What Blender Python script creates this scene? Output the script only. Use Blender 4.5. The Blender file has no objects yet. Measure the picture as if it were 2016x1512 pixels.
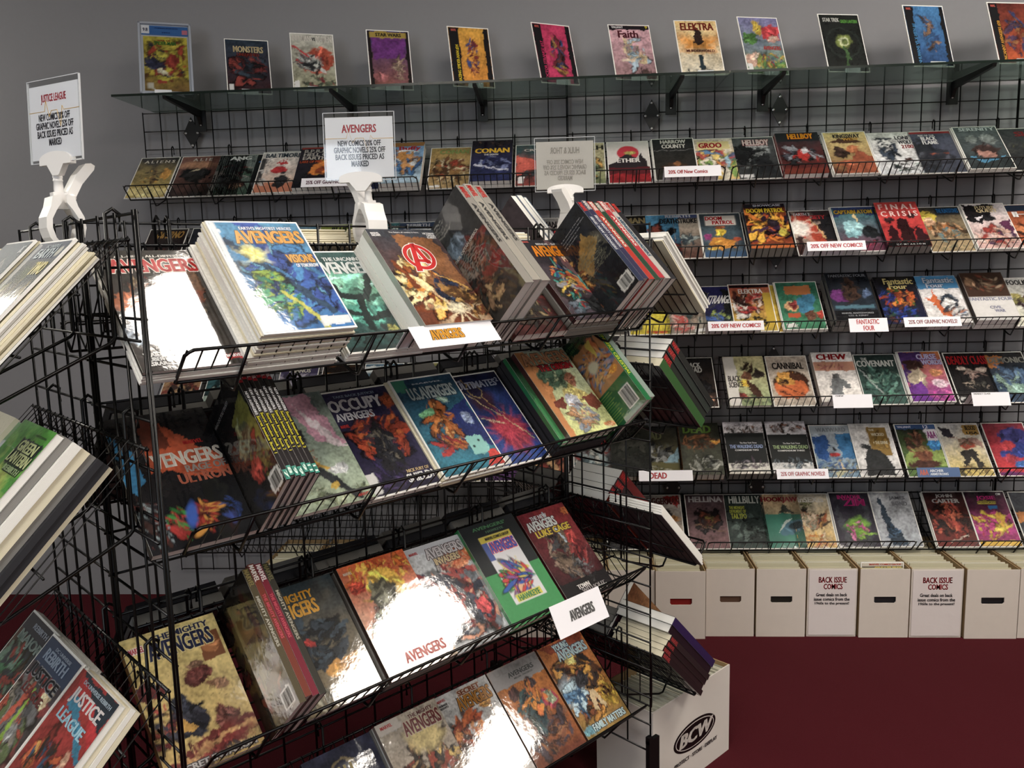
import bpy, math, random
import numpy as np
from mathutils import Matrix, Vector

SC = bpy.context.scene
COL = SC.collection
R = math.radians

# ------------------------------------------------------------------ camera
cam_d = bpy.data.cameras.new('camera')
cam_d.sensor_fit = 'HORIZONTAL'
cam_d.sensor_width = 36.0
cam_d.lens = 1630.0 / 2016.0 * 36.0
cam_d.clip_start = 0.05
cam = bpy.data.objects.new('camera', cam_d)
COL.objects.link(cam)
yaw, pitch, roll = -0.06079, 0.14474, 0.02576
fwd = Vector((math.sin(yaw) * math.cos(pitch), math.cos(yaw) * math.cos(pitch), -math.sin(pitch)))
rgt = Vector((math.cos(yaw), -math.sin(yaw), 0.0))
dwn = fwd.cross(rgt)
r2 = math.cos(roll) * rgt + math.sin(roll) * dwn
d2 = -math.sin(roll) * rgt + math.cos(roll) * dwn
cm = Matrix((( r2.x, -d2.x, -fwd.x, 1.790), (r2.y, -d2.y, -fwd.y, -3.618), (r2.z, -d2.z, -fwd.z, 1.520), (0, 0, 0, 1)))
cam.matrix_world = cm
SC.camera = cam

# ------------------------------------------------------------------ world, daylight, exposure
SC.view_settings.view_transform = 'Standard'
SC.view_settings.look = 'None'
SC.view_settings.gamma = 1.0
SC.view_settings.use_curve_mapping = False
SC.view_settings.exposure = -0.25
w = bpy.data.worlds.new('sky'); SC.world = w; w.use_nodes = True
w.node_tree.nodes['Background'].inputs['Color'].default_value = (0.62, 0.74, 1.0, 1)
w.node_tree.nodes['Background'].inputs['Strength'].default_value = 1.2
def area(name, loc, aim, sx, sy, power, col):
    a = bpy.data.lights.new(name, 'AREA'); a.shape = 'RECTANGLE'; a.size = sx; a.size_y = sy; a.energy = power; a.color = col
    o = bpy.data.objects.new(name, a); COL.objects.link(o); o.location = loc
    o.rotation_euler = (Vector(loc) - Vector(aim)).to_track_quat('Z', 'Y').to_euler()
    return o
# daylight through the two shop windows behind the photographer and a side window at the left end of the shop
area('daylight_window_1', (3.3, -5.52, 1.5), (2.6, 0.0, 1.3), 3.2, 1.6, 17.0, (0.76, 0.87, 1.0))
area('daylight_window_2', (0.17, -5.52, 2.0), (0.17, 0.0, 2.0), 1.2, 1.38, 40.0, (0.82, 0.90, 1.0))
area('daylight_window_3', (-1.82, -0.42, 2.45), (1.0, -1.6, 1.9), 0.7, 0.7, 18.0, (1.0, 0.95, 0.84))
LAMP_E = 34.0      # radiance of the ceiling panels

# ------------------------------------------------------------------ helpers
def srgb(c):
    if isinstance(c, str):
        c = c.lstrip('#')
        if len(c) == 3: c = ''.join(k * 2 for k in c)
        c = [int(c[i:i + 2], 16) / 255 for i in (0, 2, 4)]
    return [x / 12.92 if x <= 0.04045 else ((x + 0.055) / 1.055) ** 2.4 for x in c]

MATS = {}
def mat(key, col='888', rough=0.5, metal=0.0, spec=0.5, coat=0.0, bump=None, trans=0.0, emit=None, alpha=None):
    if key in MATS: return MATS[key]
    m = bpy.data.materials.new(key); m.use_nodes = True
    nt = m.node_tree; b = nt.nodes['Principled BSDF']
    b.inputs['Base Color'].default_value = (*srgb(col), 1)
    b.inputs['Roughness'].default_value = rough
    b.inputs['Metallic'].default_value = metal
    b.inputs['Specular IOR Level'].default_value = spec
    b.inputs['Coat Weight'].default_value = coat
    if emit:
        b.inputs['Emission Color'].default_value = (*srgb(emit[0]), 1); b.inputs['Emission Strength'].default_value = emit[1]
    if bump:
        scale, st, var = bump
        tc = nt.nodes.new('ShaderNodeTexCoord'); n = nt.nodes.new('ShaderNodeTexNoise'); n.inputs['Scale'].default_value = scale
        n.inputs['Detail'].default_value = 4
        nt.links.new(tc.outputs['Object'], n.inputs['Vector'])
        bp = nt.nodes.new('ShaderNodeBump'); bp.inputs['Strength'].default_value = st; bp.inputs['Distance'].default_value = 0.004
        nt.links.new(n.outputs['Fac'], bp.inputs['Height']); nt.links.new(bp.outputs['Normal'], b.inputs['Normal'])
        if var:
            mx = nt.nodes.new('ShaderNodeMix'); mx.data_type = 'RGBA'
            c = srgb(col)
            mx.inputs[6].default_value = (*[x * (1 - var) for x in c], 1); mx.inputs[7].default_value = (*[min(1, x * (1 + var)) for x in c], 1)
            nt.links.new(n.outputs['Fac'], mx.inputs[0]); nt.links.new(mx.outputs[2], b.inputs['Base Color'])
    MATS[key] = m
    return m

def glassy(key, tint, refl=1.0, rough=0.03):
    """clear sheet: see-through with a Fresnel reflection"""
    if key in MATS: return MATS[key]
    m = bpy.data.materials.new(key); m.use_nodes = True; nt = m.node_tree; nt.nodes.clear()
    o = nt.nodes.new('ShaderNodeOutputMaterial'); mx = nt.nodes.new('ShaderNodeMixShader')
    t = nt.nodes.new('ShaderNodeBsdfTransparent'); t.inputs['Color'].default_value = (*srgb(tint), 1)
    g = nt.nodes.new('ShaderNodeBsdfGlossy'); g.inputs['Roughness'].default_value = rough; g.inputs['Color'].default_value = (refl, refl, refl, 1)
    ge = nt.nodes.new('ShaderNodeNewGeometry'); dt = nt.nodes.new('ShaderNodeVectorMath'); dt.operation = 'DOT_PRODUCT'
    nt.links.new(ge.outputs['Incoming'], dt.inputs[0]); nt.links.new(ge.outputs['Normal'], dt.inputs[1])
    def mth(op, a, b=None):
        n = nt.nodes.new('ShaderNodeMath'); n.operation = op
        for i, q in enumerate((a, b)):
            if q is None: continue
            if isinstance(q, (int, float)): n.inputs[i].default_value = q
            else: nt.links.new(q, n.inputs[i])
        return n.outputs[0]
    sch = mth('ADD', mth('MULTIPLY', mth('POWER', mth('SUBTRACT', 1.0, mth('ABSOLUTE', dt.outputs['Value'])), 5.0), 0.955), 0.045)   # Schlick reflectance, n = 1.5
    nt.links.new(sch, mx.inputs[0]); nt.links.new(t.outputs[0], mx.inputs[1]); nt.links.new(g.outputs[0], mx.inputs[2])
    nt.links.new(mx.outputs[0], o.inputs[0]); MATS[key] = m
    return m

def art_mat(key, rough, coat):
    if key in MATS: return MATS[key]
    m = bpy.data.materials.new(key); m.use_nodes = True; nt = m.node_tree; b = nt.nodes['Principled BSDF']
    a = nt.nodes.new('ShaderNodeAttribute'); a.attribute_name = 'print'
    nt.links.new(a.outputs['Color'], b.inputs['Base Color'])
    b.inputs['Roughness'].default_value = rough; b.inputs['Specular IOR Level'].default_value = 0.12; b.inputs['Coat Weight'].default_value = coat; b.inputs['Coat Roughness'].default_value = 0.055; b.inputs['Coat IOR'].default_value = 1.65
    tc = nt.nodes.new('ShaderNodeTexCoord'); n = nt.nodes.new('ShaderNodeTexNoise'); n.inputs['Scale'].default_value = 55; n.inputs['Detail'].default_value = 3
    bp = nt.nodes.new('ShaderNodeBump'); bp.inputs['Strength'].default_value = 0.10; bp.inputs['Distance'].default_value = 0.0016
    nt.links.new(tc.outputs['Object'], n.inputs['Vector']); nt.links.new(n.outputs['Fac'], bp.inputs['Height'])
    nt.links.new(bp.outputs['Normal'], b.inputs['Normal']); nt.links.new(bp.outputs['Normal'], b.inputs['Coat Normal'])
    MATS[key] = m
    return m

def page_mat(key, c0, c1):
    """cut page edges: fine lines across the thickness"""
    if key in MATS: return MATS[key]
    m = bpy.data.materials.new(key); m.use_nodes = True; nt = m.node_tree; b = nt.nodes['Principled BSDF']
    tc = nt.nodes.new('ShaderNodeTexCoord'); wv = nt.nodes.new('ShaderNodeTexWave'); wv.bands_direction = 'Z'
    wv.inputs['Scale'].default_value = 190; wv.inputs['Distortion'].default_value = 2.5; wv.inputs['Detail'].default_value = 2
    mx = nt.nodes.new('ShaderNodeMix'); mx.data_type = 'RGBA'
    mx.inputs[6].default_value = (*srgb(c0), 1); mx.inputs[7].default_value = (*srgb(c1), 1)
    nt.links.new(tc.outputs['Object'], wv.inputs['Vector']); nt.links.new(wv.outputs['Fac'], mx.inputs[0]); nt.links.new(mx.outputs[2], b.inputs['Base Color'])
    b.inputs['Roughness'].default_value = 0.75
    MATS[key] = m
    return m

class MB:
    """collects shapes; build() links them as ONE mesh object"""
    def __init__(s): s.v = []; s.f = []; s.mi = []
    def add(s, v, f, mi=0):
        o = len(s.v); s.v += [tuple(p) for p in v]; s.f += [tuple(i + o for i in q) for q in f]; s.mi += [mi] * len(f); return s
    def box(s, x0, y0, z0, x1, y1, z1, mi=0):
        v = [(x, y, z) for z in (z0, z1) for y in (y0, y1) for x in (x0, x1)]
        return s.add(v, [(0, 2, 3, 1), (4, 5, 7, 6), (0, 1, 5, 4), (2, 6, 7, 3), (0, 4, 6, 2), (1, 3, 7, 5)], mi)
    def tube(s, pts, r, n=6, mi=0, cap=True):
        pts = [Vector(p) for p in pts]; rings = []
        for i, p in enumerate(pts):
            if i == 0: d = pts[1] - p
            elif i == len(pts) - 1: d = p - pts[i - 1]
            else: d = (pts[i + 1] - p).normalized() + (p - pts[i - 1]).normalized()
            d.normalize()
            a = d.cross(Vector((0, 0, 1)));
            if a.length < 1e-3: a = d.cross(Vector((1, 0, 0)))
            a.normalize(); b = d.cross(a); rr = r[i] if isinstance(r, (list, tuple)) else r
            rings.append([p + (a * math.cos(2 * math.pi * k / n) + b * math.sin(2 * math.pi * k / n)) * rr for k in range(n)])
        v = [q for g in rings for q in g]; f = []
        for i in range(len(rings) - 1):
            for k in range(n):
                f.append((i * n + k, i * n + (k + 1) % n, (i + 1) * n + (k + 1) % n, (i + 1) * n + k))
        if cap: f += [tuple(range(n))[::-1], tuple((len(rings) - 1) * n + k for k in range(n))]
        return s.add(v, f, mi)
    def prism(s, poly, axis, a0, a1, mi=0):
        """poly of 2D points extruded along an axis; the other two axes in order"""
        n = len(poly); v = []
        for a in (a0, a1):
            for p in poly:
                q = list(p); q.insert('xyz'.index(axis), a); v.append(q)
        f = [tuple(range(n))[::-1], tuple(range(n, 2 * n))] + [(k, (k + 1) % n, n + (k + 1) % n, n + k) for k in range(n)]
        return s.add(v, f, mi)
    def lathe(s, prof, n=16, mi=0, c=(0, 0)):
        v = []; f = []
        for r, z in prof: v += [(c[0] + r * math.cos(2 * math.pi * k / n), c[1] + r * math.sin(2 * math.pi * k / n), z) for k in range(n)]
        for i in range(len(prof) - 1):
            f += [(i * n + k, i * n + (k + 1) % n, (i + 1) * n + (k + 1) % n, (i + 1) * n + k) for k in range(n)]
        f += [tuple(range(n))[::-1], tuple((len(prof) - 1) * n + k for k in range(n))]
        return s.add(v, f, mi)
    def mesh(s, name, mats, smooth=False):
        me = bpy.data.meshes.new(name); me.from_pydata(s.v, [], s.f)
        for m in (mats if isinstance(mats, (list, tuple)) else [mats]): me.materials.append(m)
        if any(s.mi): me.polygons.foreach_set('material_index', s.mi)
        if smooth: me.polygons.foreach_set('use_smooth', [True] * len(s.f))
        me.update(); return me
    def build(s, name, mats, parent=None, smooth=False, M=None):
        return link(name, s.mesh(name, mats, smooth), parent, M)

def link(name, me, parent=None, M=None):
    o = bpy.data.objects.new(name, me); COL.objects.link(o)
    if parent: o.parent = parent
    if M is not None: o.matrix_local = M
    return o
def short(lab):
    w_ = lab.split()
    if len(w_) > 16: w_ = [q for q in w_ if q not in ('the', 'a', 'an')]
    while len(w_) > 16: w_.pop(len(w_) // 2)
    return ' '.join(w_)
def tag(o, label=None, cat=None, group=None, kind=None):
    if label: label = short(label)
    if label: o['label'] = label
    if cat: o['category'] = cat
    if group: o['group'] = group
    if kind: o['kind'] = kind
    return o
def thing(name, label, cat, M=None, group=None):
    o = bpy.data.objects.new(name, None); COL.objects.link(o); o.empty_display_size = 0.05
    if M is not None: o.matrix_world = M
    return tag(o, label, cat, group)
def struct(name, mb, m): return tag(mb.build(name, m), kind='structure')

def T(x, y, z): return Matrix.Translation((x, y, z))
def RX(a): return Matrix.Rotation(a, 4, 'X')
def RY(a): return Matrix.Rotation(a, 4, 'Y')
def RZ(a): return Matrix.Rotation(a, 4, 'Z')

# ------------------------------------------------------------------ lettering
_TX = {}
def text_geo(txt, off=0.016):
    if (txt, off) in _TX: return _TX[(txt, off)]
    cu = bpy.data.curves.new('t', 'FONT'); cu.body = txt; cu.resolution_u = 2; cu.offset = off; cu.fill_mode = 'FRONT'
    ob = bpy.data.objects.new('t', cu); COL.objects.link(ob)
    dg = bpy.context.evaluated_depsgraph_get(); ev = ob.evaluated_get(dg); me = ev.to_mesh()
    v = np.array([p.co[:2] for p in me.vertices], float).reshape(-1, 2); f = [tuple(p.vertices) for p in me.polygons]
    ev.to_mesh_clear(); bpy.data.objects.remove(ob); bpy.data.curves.remove(cu)
    if len(v):
        lo = v.min(0); hi = v.max(0); v = (v - lo) / np.maximum(hi - lo, 1e-6)
    _TX[(txt, off)] = (v, f); return _TX[(txt, off)]

def ink(c):
    return mat('ink_' + c, c, rough=0.35, spec=0.5)

def letters(name, items, place, parent, lift=0.0005, off=0.016, bold=0.045):
    """items: (text, x0, y0, x1, y1, colour[, outline colour[, slant]]) ; place(x, y, lift) -> point"""
    mb = MB(); mats = []; idx = {}
    def slot(c):
        if c not in idx: idx[c] = len(mats); mats.append(ink(c))
        return idx[c]
    for ni, it in enumerate(items):
        txt, x0, y0, x1, y1, c = it[:6]; out = it[6] if len(it) > 6 else None; sl = it[7] if len(it) > 7 else 0.0
        v, f = text_geo(txt, off)
        if not len(v): continue
        def put(dx, dy, l, cc):
            mb.add([place(x0 + p[0] * (x1 - x0) + sl * p[1] + dx, y0 + p[1] * (y1 - y0) + dy, l) for p in v], f, slot(cc))
        if out:
            e = 0.011
            for k, (a, b) in enumerate(((e, e), (-e, e), (e, -e), (-e, -e))): put(a, b * 0.65, lift * (0.35 + 0.1 * k), out)
        e = bold * 1.2 * abs(x1 - x0) / max(1, len(txt))
        for dx in ((-e, e) if bold else (0,)): put(dx, 0, lift * (1 + .3 * ni), c)
    if not mb.v: return None
    return mb.build(name, mats, parent)

# ------------------------------------------------------------------ printed covers
_NOISE = {}
def vnoise(nx, ny, fx, fy, rng):
    g = rng.random((fy + 2, fx + 2)); x = np.linspace(0, fx, nx); y = np.linspace(0, fy, ny)
    xi = x.astype(int); yi = y.astype(int); xf = x - xi; yf = y - yi; xf = xf * xf * (3 - 2 * xf); yf = yf * yf * (3 - 2 * yf)
    a = g[np.ix_(yi, xi)]; b = g[np.ix_(yi, xi + 1)]; c = g[np.ix_(yi + 1, xi)]; d = g[np.ix_(yi + 1, xi + 1)]
    return (a * (1 - xf) + b * xf) * (1 - yf)[:, None] + (c * (1 - xf) + d * xf) * yf[:, None]

def paint(nx, ny, ops, seed, asp=1.53):
    rng = np.random.default_rng(seed)
    xs, ys = np.linspace(0, 1, nx), np.linspace(0, 1, ny)
    X, Y = np.meshgrid(xs, ys)
    img = np.zeros((ny, nx, 3)) + 0.2
    wob = vnoise(nx, ny, 5, 7, rng) - 0.5; wob2 = vnoise(nx, ny, 13, 20, rng) - 0.5
    flow = vnoise(nx, ny, 3, 4, rng) * 5.0 + seed
    px = 1.0 / nx
    free = np.ones((ny, nx))                      # where the drawn detail pass may act
    def blend(mask, c):
        img[:] = img * (1 - mask[..., None]) + np.array(srgb(c)) * mask[..., None]
    hi = nx > 60
    def shade(c, f):
        q = [int(c[i:i + 2], 16) for i in (0, 2, 4)] if len(c) == 6 else [int(k_ * 2, 16) for k_ in c]
        return '%02x%02x%02x' % tuple(int(min(255, max(0, v_ * f + (14 if f > 1 else 0)))) for v_ in q)
    def ell(x, y, rx, ry, rot, c, soft=0.12, wb=0.35, rim=None):
        m = max(rx, ry) * 1.55 + px; i0, i1 = np.searchsorted(xs, (x - m, x + m)); j0, j1 = np.searchsorted(ys, (y - m / asp, y + m / asp))
        if i1 <= i0 or j1 <= j0: return
        sl = (slice(j0, j1), slice(i0, i1))
        dx = X[sl] - x; dy = (Y[sl] - y) * asp; cr, sr = math.cos(rot), math.sin(rot)
        a = (dx * cr + dy * sr) / rx; b = (-dx * sr + dy * cr) / ry
        d = np.sqrt(a * a + b * b) + (wob[sl] + 0.8 * wob2[sl]) * wb
        k = max(soft, px / max(min(rx, ry), 1e-3)); sub = img[sl]
        if rim is not None:
            q = np.clip((1 + rim - d) / k + 0.5, 0, 1)[..., None]; sub[:] = sub * (1 - q * 0.8)
        q = np.clip((1 - d) / k + 0.5, 0, 1)[..., None]; sub[:] = sub * (1 - q) + np.array(srgb(c)) * q
    for op in ops:
        k = op[0]
        if k == 'g':
            a, b = np.array(srgb(op[1])), np.array(srgb(op[2])); t = np.clip(Y + (wob + wob2 * 0.5) * (op[3] if len(op) > 3 else 0.18), 0, 1)[..., None]; img[:] = a * (1 - t) + b * t
        elif k == 'e':
            ell(op[1], op[2], op[3], op[4], R(op[6]) if len(op) > 6 else 0.0, op[5], op[7] if len(op) > 7 else 0.12, op[8] if len(op) > 8 else 0.45)
            if max(op[3], op[4]) > .05 and (len(op) < 8 or op[7] < .3) and (len(op) < 9 or op[8] > .1):
                for i in range(26 if hi else 9):
                    a = rng.random() * 6.283; q = math.sqrt(rng.random()) * .85; z_ = min(op[3], op[4]) * (.1 + .22 * rng.random())
                    ell(op[1] + math.cos(a) * q * op[3], op[2] + math.sin(a) * q * op[4] / asp, z_ * (1.4 + rng.random()), z_ * .45, flow[min(ny - 1, max(0, int(op[2] * ny))), min(nx - 1, max(0, int(op[1] * nx)))] + rng.normal() * .5, shade(op[5], .5 + 1.05 * rng.random()), .3, .5)
        elif k == 'r':
            _, x0, y0, x1, y1, c = op; s = px * 0.6
            m = np.clip((X - x0) / s + .5, 0, 1) * np.clip((x1 - X) / s + .5, 0, 1) * np.clip((Y - y0) * asp / s + .5, 0, 1) * np.clip((y1 - Y) * asp / s + .5, 0, 1); blend(m, c)
            free *= 1 - m * 0.85
        elif k == 'p':
            c = op[1]; P = op[2:]; ins = np.zeros(X.shape, bool); n = len(P); Xw = X + wob2 * 0.05; Yw = Y + wob * 0.03
            for i in range(n):
                (xa, ya), (xb, yb) = P[i], P[(i + 1) % n]
                if ya == yb: continue
                ins ^= ((ya > Yw) != (yb > Yw)) & (Xw < (xb - xa) * (Yw - ya) / (yb - ya) + xa)
            blend(ins.astype(float), c)
        elif k == 'm':
            _, x, y, rx, ry, cols, n = op; n = int(n * (4.0 if hi else 2.4))
            for i in range(n):
                a = rng.random() * 6.283; q = math.sqrt(rng.random()); s = ((0.045 if hi else 0.07) + 0.24 * rng.random() ** (3 if hi else 2)) * min(rx, ry) * (1.5 - 0.9 * i / n)
                cx, cy = x + math.cos(a) * q * rx, y + math.sin(a) * q * ry / 1.25
                fi = flow[min(ny - 1, max(0, int(cy * ny))), min(nx - 1, max(0, int(cx * nx)))]
                ell(cx, cy, s * (1.2 + 1.8 * rng.random()), s * (0.4 + 0.5 * rng.random()), fi + rng.normal() * 0.35, cols[rng.integers(len(cols))], 0.2, 0.6, 0.35 if rng.random() < 0.5 else None)
        elif k == 'b':
            _, x, y, c, n, ln = op; ang = np.arctan2((Y - y) * asp, X - x); d = np.hypot(X - x, (Y - y) * asp)
            blend(np.clip((np.sin(ang * n + wob * 4) - 0.2) * 2, 0, 1) * np.clip(1 - d / ln, 0, 1), c)
        elif k == 's':
            _, c, x0, y0, x1, y1, wd = op; ax, ay = x1 - x0, (y1 - y0) * asp; L2 = ax * ax + ay * ay
            t = np.clip(((X - x0) * ax + (Y - y0) * asp * ay) / L2, 0, 1); d = np.hypot(X - x0 - t * ax, (Y - y0) * asp - t * ay)
            blend(np.clip((wd - d) / (px * 0.8) + .5, 0, 1), c)
        elif k == 'n':
            img[:] = img * (1 + op[1] * 2 * (vnoise(nx, ny, op[2], int(op[2] * asp), rng) - 0.5))[..., None]
    # drawn detail: jagged edges, tonal hatching and thin dark contour lines
    w1 = vnoise(nx, ny, 9, 14, rng) - .5; w2 = vnoise(nx, ny, 9, 14, rng) - .5; f3 = 34 if hi else 21; w3 = vnoise(nx, ny, f3, int(f3 * 1.5), rng) - .5; w4 = vnoise(nx, ny, f3, int(f3 * 1.5), rng) - .5; am = .55 if hi else .8
    ii = np.clip(np.rint((X + (w1 * .09 + w3 * .05) * free * am) * (nx - 1)), 0, nx - 1).astype(int); jj = np.clip(np.rint((Y + (w2 * .06 + w4 * .033) * free * am) * (ny - 1)), 0, ny - 1).astype(int)
    img = img[jj, ii]
    tone = (vnoise(nx, ny, 7, 11, rng) - .5) * .55 + (vnoise(nx, ny, 44 if hi else 26, 66 if hi else 40, rng) - .5) * .55
    img = img * (1 + (tone * free)[..., None])
    ridge = np.abs(vnoise(nx, ny, 16 if hi else 10, 24 if hi else 15, rng) - .5) + np.abs(w3) * .12
    img = img * (1 - (np.clip(1 - ridge / .035, 0, 1) * .55 * free)[..., None])
    g = img.mean(-1, keepdims=True)
    return np.clip(g + (img - g) * .88, 0, 1)

_TOPO = {}
def sheet(name, w, h, z, img, x0=0.0, y0=0.0, flip=False, extra=None, m=None, curl=0.0):
    """printed sheet: grid mesh carrying the print; extra = list of (4 points, colour)"""
    ny, nx = img.shape[:2]
    if (nx, ny) not in _TOPO:
        i = np.arange((nx - 1) * (ny - 1)); a = (i // (nx - 1)) * nx + i % (nx - 1)
        _TOPO[(nx, ny)] = np.stack([a, a + 1, a + nx + 1, a + nx], 1)
    q = _TOPO[(nx, ny)]
    X, Y = np.meshgrid(np.linspace(0, 1, nx), np.linspace(0, 1, ny))
    zz = np.full(X.shape, z) + curl * (X * X) * w
    v = np.stack([(x0 + X * w), (y0 + Y * h), zz], -1).reshape(-1, 3); c = img.reshape(-1, 3)
    if flip: q = q[:, ::-1]
    if extra:
        for pts, cc in extra:
            o = len(v); v = np.vstack([v, np.array(pts)]); c = np.vstack([c, np.tile(srgb(cc), (4, 1))]); q = np.vstack([q, np.arange(o, o + 4)[None]])
    me = bpy.data.meshes.new(name)
    me.vertices.add(len(v)); me.vertices.foreach_set('co', v.astype(np.float32).ravel())
    me.loops.add(len(q) * 4); me.loops.foreach_set('vertex_index', q.astype(np.int32).ravel())
    me.polygons.add(len(q)); me.polygons.foreach_set('loop_start', np.arange(0, len(q) * 4, 4, dtype=np.int32)); me.polygons.foreach_set('loop_total', np.full(len(q), 4, np.int32))
    at = me.attributes.new('print', 'FLOAT_COLOR', 'POINT')
    at.data.foreach_set('color', np.hstack([c, np.ones((len(c), 1))]).astype(np.float32).ravel())
    me.materials.append(m or art_mat('cover_stock', 0.4, 1.0)); me.update(calc_edges=True)
    return me

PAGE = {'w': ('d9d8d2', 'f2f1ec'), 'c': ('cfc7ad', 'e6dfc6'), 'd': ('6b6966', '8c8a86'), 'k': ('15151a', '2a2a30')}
def pages(k): return page_mat('page_edges_' + k, *PAGE[k])

_SEED = [11]
def book(M, w, h, t, ops, texts=(), name='comic_book', label=None, cat='comic', group=None, n=(44, 68), spine='222', back='222', bag=False, pg='w',
         back_ops=None, back_texts=None, spine_texts=None, extra_top=None):
    _SEED[0] += 1
    root = thing(name, label, cat, M, group)
    b = 0.0035 if bag else 0.0
    img = paint(n[0], n[1], ops, _SEED[0])
    ex = []
    if not bag:
        e = 0.0004
        ex = [([(-e, 0, 0), (-e, h, 0), (-e, h, t), (-e, 0, t)][::-1], spine), ([(0, 0, -e), (0, h, -e), (w, h, -e), (w, 0, -e)], back)]
        if back_ops: ex = ex[:1]
    cv = link('cover', sheet('cover', w - 2 * b, h - 2 * b * 1.2, t + 0.0006, img, b, b * 1.2, extra=ex, m=art_mat('bagged_cover', 0.4, 1.0) if bag else None), root)
    if bag and back != '222': ex_b = MB().box(.001, .001, -.0012, w - .001, h - .001, -.0002).build('back_cover', mat('back_' + back, back, rough=.4), root)
    i = 0.0 if bag else 0.0012
    pb = MB().box(0 if not bag else 0, i, 0, w - i, h - i, t)
    pb.build('backing_board' if bag else 'page_block', pages('w' if bag else pg), root)
    if texts:
        letters('lettering', texts, lambda x, y, l: (b + x * (w - 2 * b), b + y * (h - 2 * b), t + 0.0006 + l), cv)
    if back_ops:
        bi = paint(n[0], n[1], back_ops, _SEED[0] + 500)
        bcv = link('back_cover', sheet('back_cover', w, h, -0.0005, bi[:, ::-1], flip=True), root)
        if back_texts:
            letters('back_print', back_texts, lambda x, y, l: (w - x * w, y * h, -0.0005 - l), bcv)
    if spine_texts:
        letters('spine_print', spine_texts, lambda x, y, l: (-0.0004 - l, h - x * h, y * t), cv)
    return root

_PLAIN = {}
def plain(M, w, h, t, k, label, group, name='comic_book', cat='comic'):
    key = (round(w, 4), round(h, 4), round(t, 4), k)
    if key not in _PLAIN:
        _PLAIN[key] = MB().box(0, 0, 0, w, h, t).mesh('stacked_comic', pages(k))
    o = bpy.data.objects.new(name, _PLAIN[key]); COL.objects.link(o); o.matrix_world = M
    return tag(o, label, cat, group)

def stack(Mf, n, w, h, t, ks, label, group, seed=1, name='comic_book', jit=0.004):
    """n plain copies from the deck upwards; Mf(z) gives the matrix at height z; returns height reached"""
    rg = random.Random(seed); z = 0.0
    for i in range(n):
        tt = t
        M = Mf(z) @ T(rg.uniform(-jit, jit), rg.uniform(-jit, jit) * 0.6, 0) @ RZ(rg.uniform(-1, 1) * 0.008)
        plain(M, w, h, tt * 0.9, ks[rg.randrange(len(ks))], label, group, name); z += tt
    return z

# ================================================================== the setting
m_wall = mat('wall_paint', '89898d', rough=0.75, bump=(60, 0.05, 0.03))
m_wallL = mat('wall_paint_left', '8f897c', rough=0.75, bump=(60, 0.05, 0.03))
m_carpet = mat('carpet_red', '48151c', rough=0.95, spec=0.1, bump=(420, 0.9, 0.28))
m_ceil = mat('ceiling_tile', '7c7a78', rough=0.9)
m_black = mat('black_powder_coat', '060607', rough=0.3, spec=0.35)
m_blackm = mat('black_bracket', '0a0a0b', rough=0.45, spec=0.4)
m_screw = mat('screw_steel', 'b8b8b8', rough=0.3, metal=1.0)
m_white = mat('white_plastic', 'e6e4e2', rough=0.35)
m_card = mat('white_card', 'e9e8ee', rough=0.55, bump=(30, 0.05, 0.0))
m_paper = mat('white_paper', 'e6e6ea', rough=0.6)
m_board = mat('box_cardboard_white', 'cfc6bd', rough=0.7, bump=(25, 0.12, 0.04))
m_kraft = mat('box_cardboard_kraft', '9a815c', rough=0.8)
m_boardpg = mat('comic_board', 'd6d0bb', rough=0.6)
m_glass = glassy('shelf_glass', 'c9d6cf', 1.0, 0.02)
m_acryl = glassy('clear_acrylic', 'f3f5f6', 1.0, 0.04)
m_acryl_edge = mat('acrylic_edge', 'c9cdd2', rough=0.15, spec=0.8)

XL, XR, YF, YB, ZC = -1.9, 6.4, -5.6, 0.045, 3.35
struct('floor', MB().box(XL - .1, YF - .1, -.1, XR + .1, YB + .1, 0), m_carpet)
struct('ceiling', MB().box(XL - .1, YF - .1, ZC, XR + .1, YB + .1, ZC + .1), m_ceil)
struct('wall_back', MB().box(XL - .1, YB, 0, XR + .1, YB + .1, ZC), m_wall)
struct('wall_left', MB().box(XL - .1, YF, 0, XL, YB, ZC), m_wallL)
struct('wall_right', MB().box(XR, YF, 0, XR + .1, YB, ZC), m_wallL)
struct('wall_front', MB().box(XL - .1, YF - .1, 0, XR + .1, YF, ZC), m_wallL)
# frames of the windows that let the daylight in
def win(name, M, w, h):
    f = MB()
    for a in ((-w / 2 - .06, -h / 2 - .06, w / 2 + .06, -h / 2), (-w / 2 - .06, h / 2, w / 2 + .06, h / 2 + .06), (-w / 2 - .06, -h / 2, -w / 2, h / 2), (w / 2, -h / 2, w / 2 + .06, h / 2)): f.box(a[0], -.03, a[1], a[2], .03, a[3])
    o = f.build(name, m_blackm); o.matrix_world = M; tag(o, kind='structure')
win('window_1', T(3.3, YF + .03, 1.5), 3.2, 1.6)
win('window_2', T(.17, YF + .03, 2.0), 1.2, 1.38)
win('window_3', T(XL + .03, -.42, 2.45) @ RZ(R(90)), .7, .7)

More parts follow.
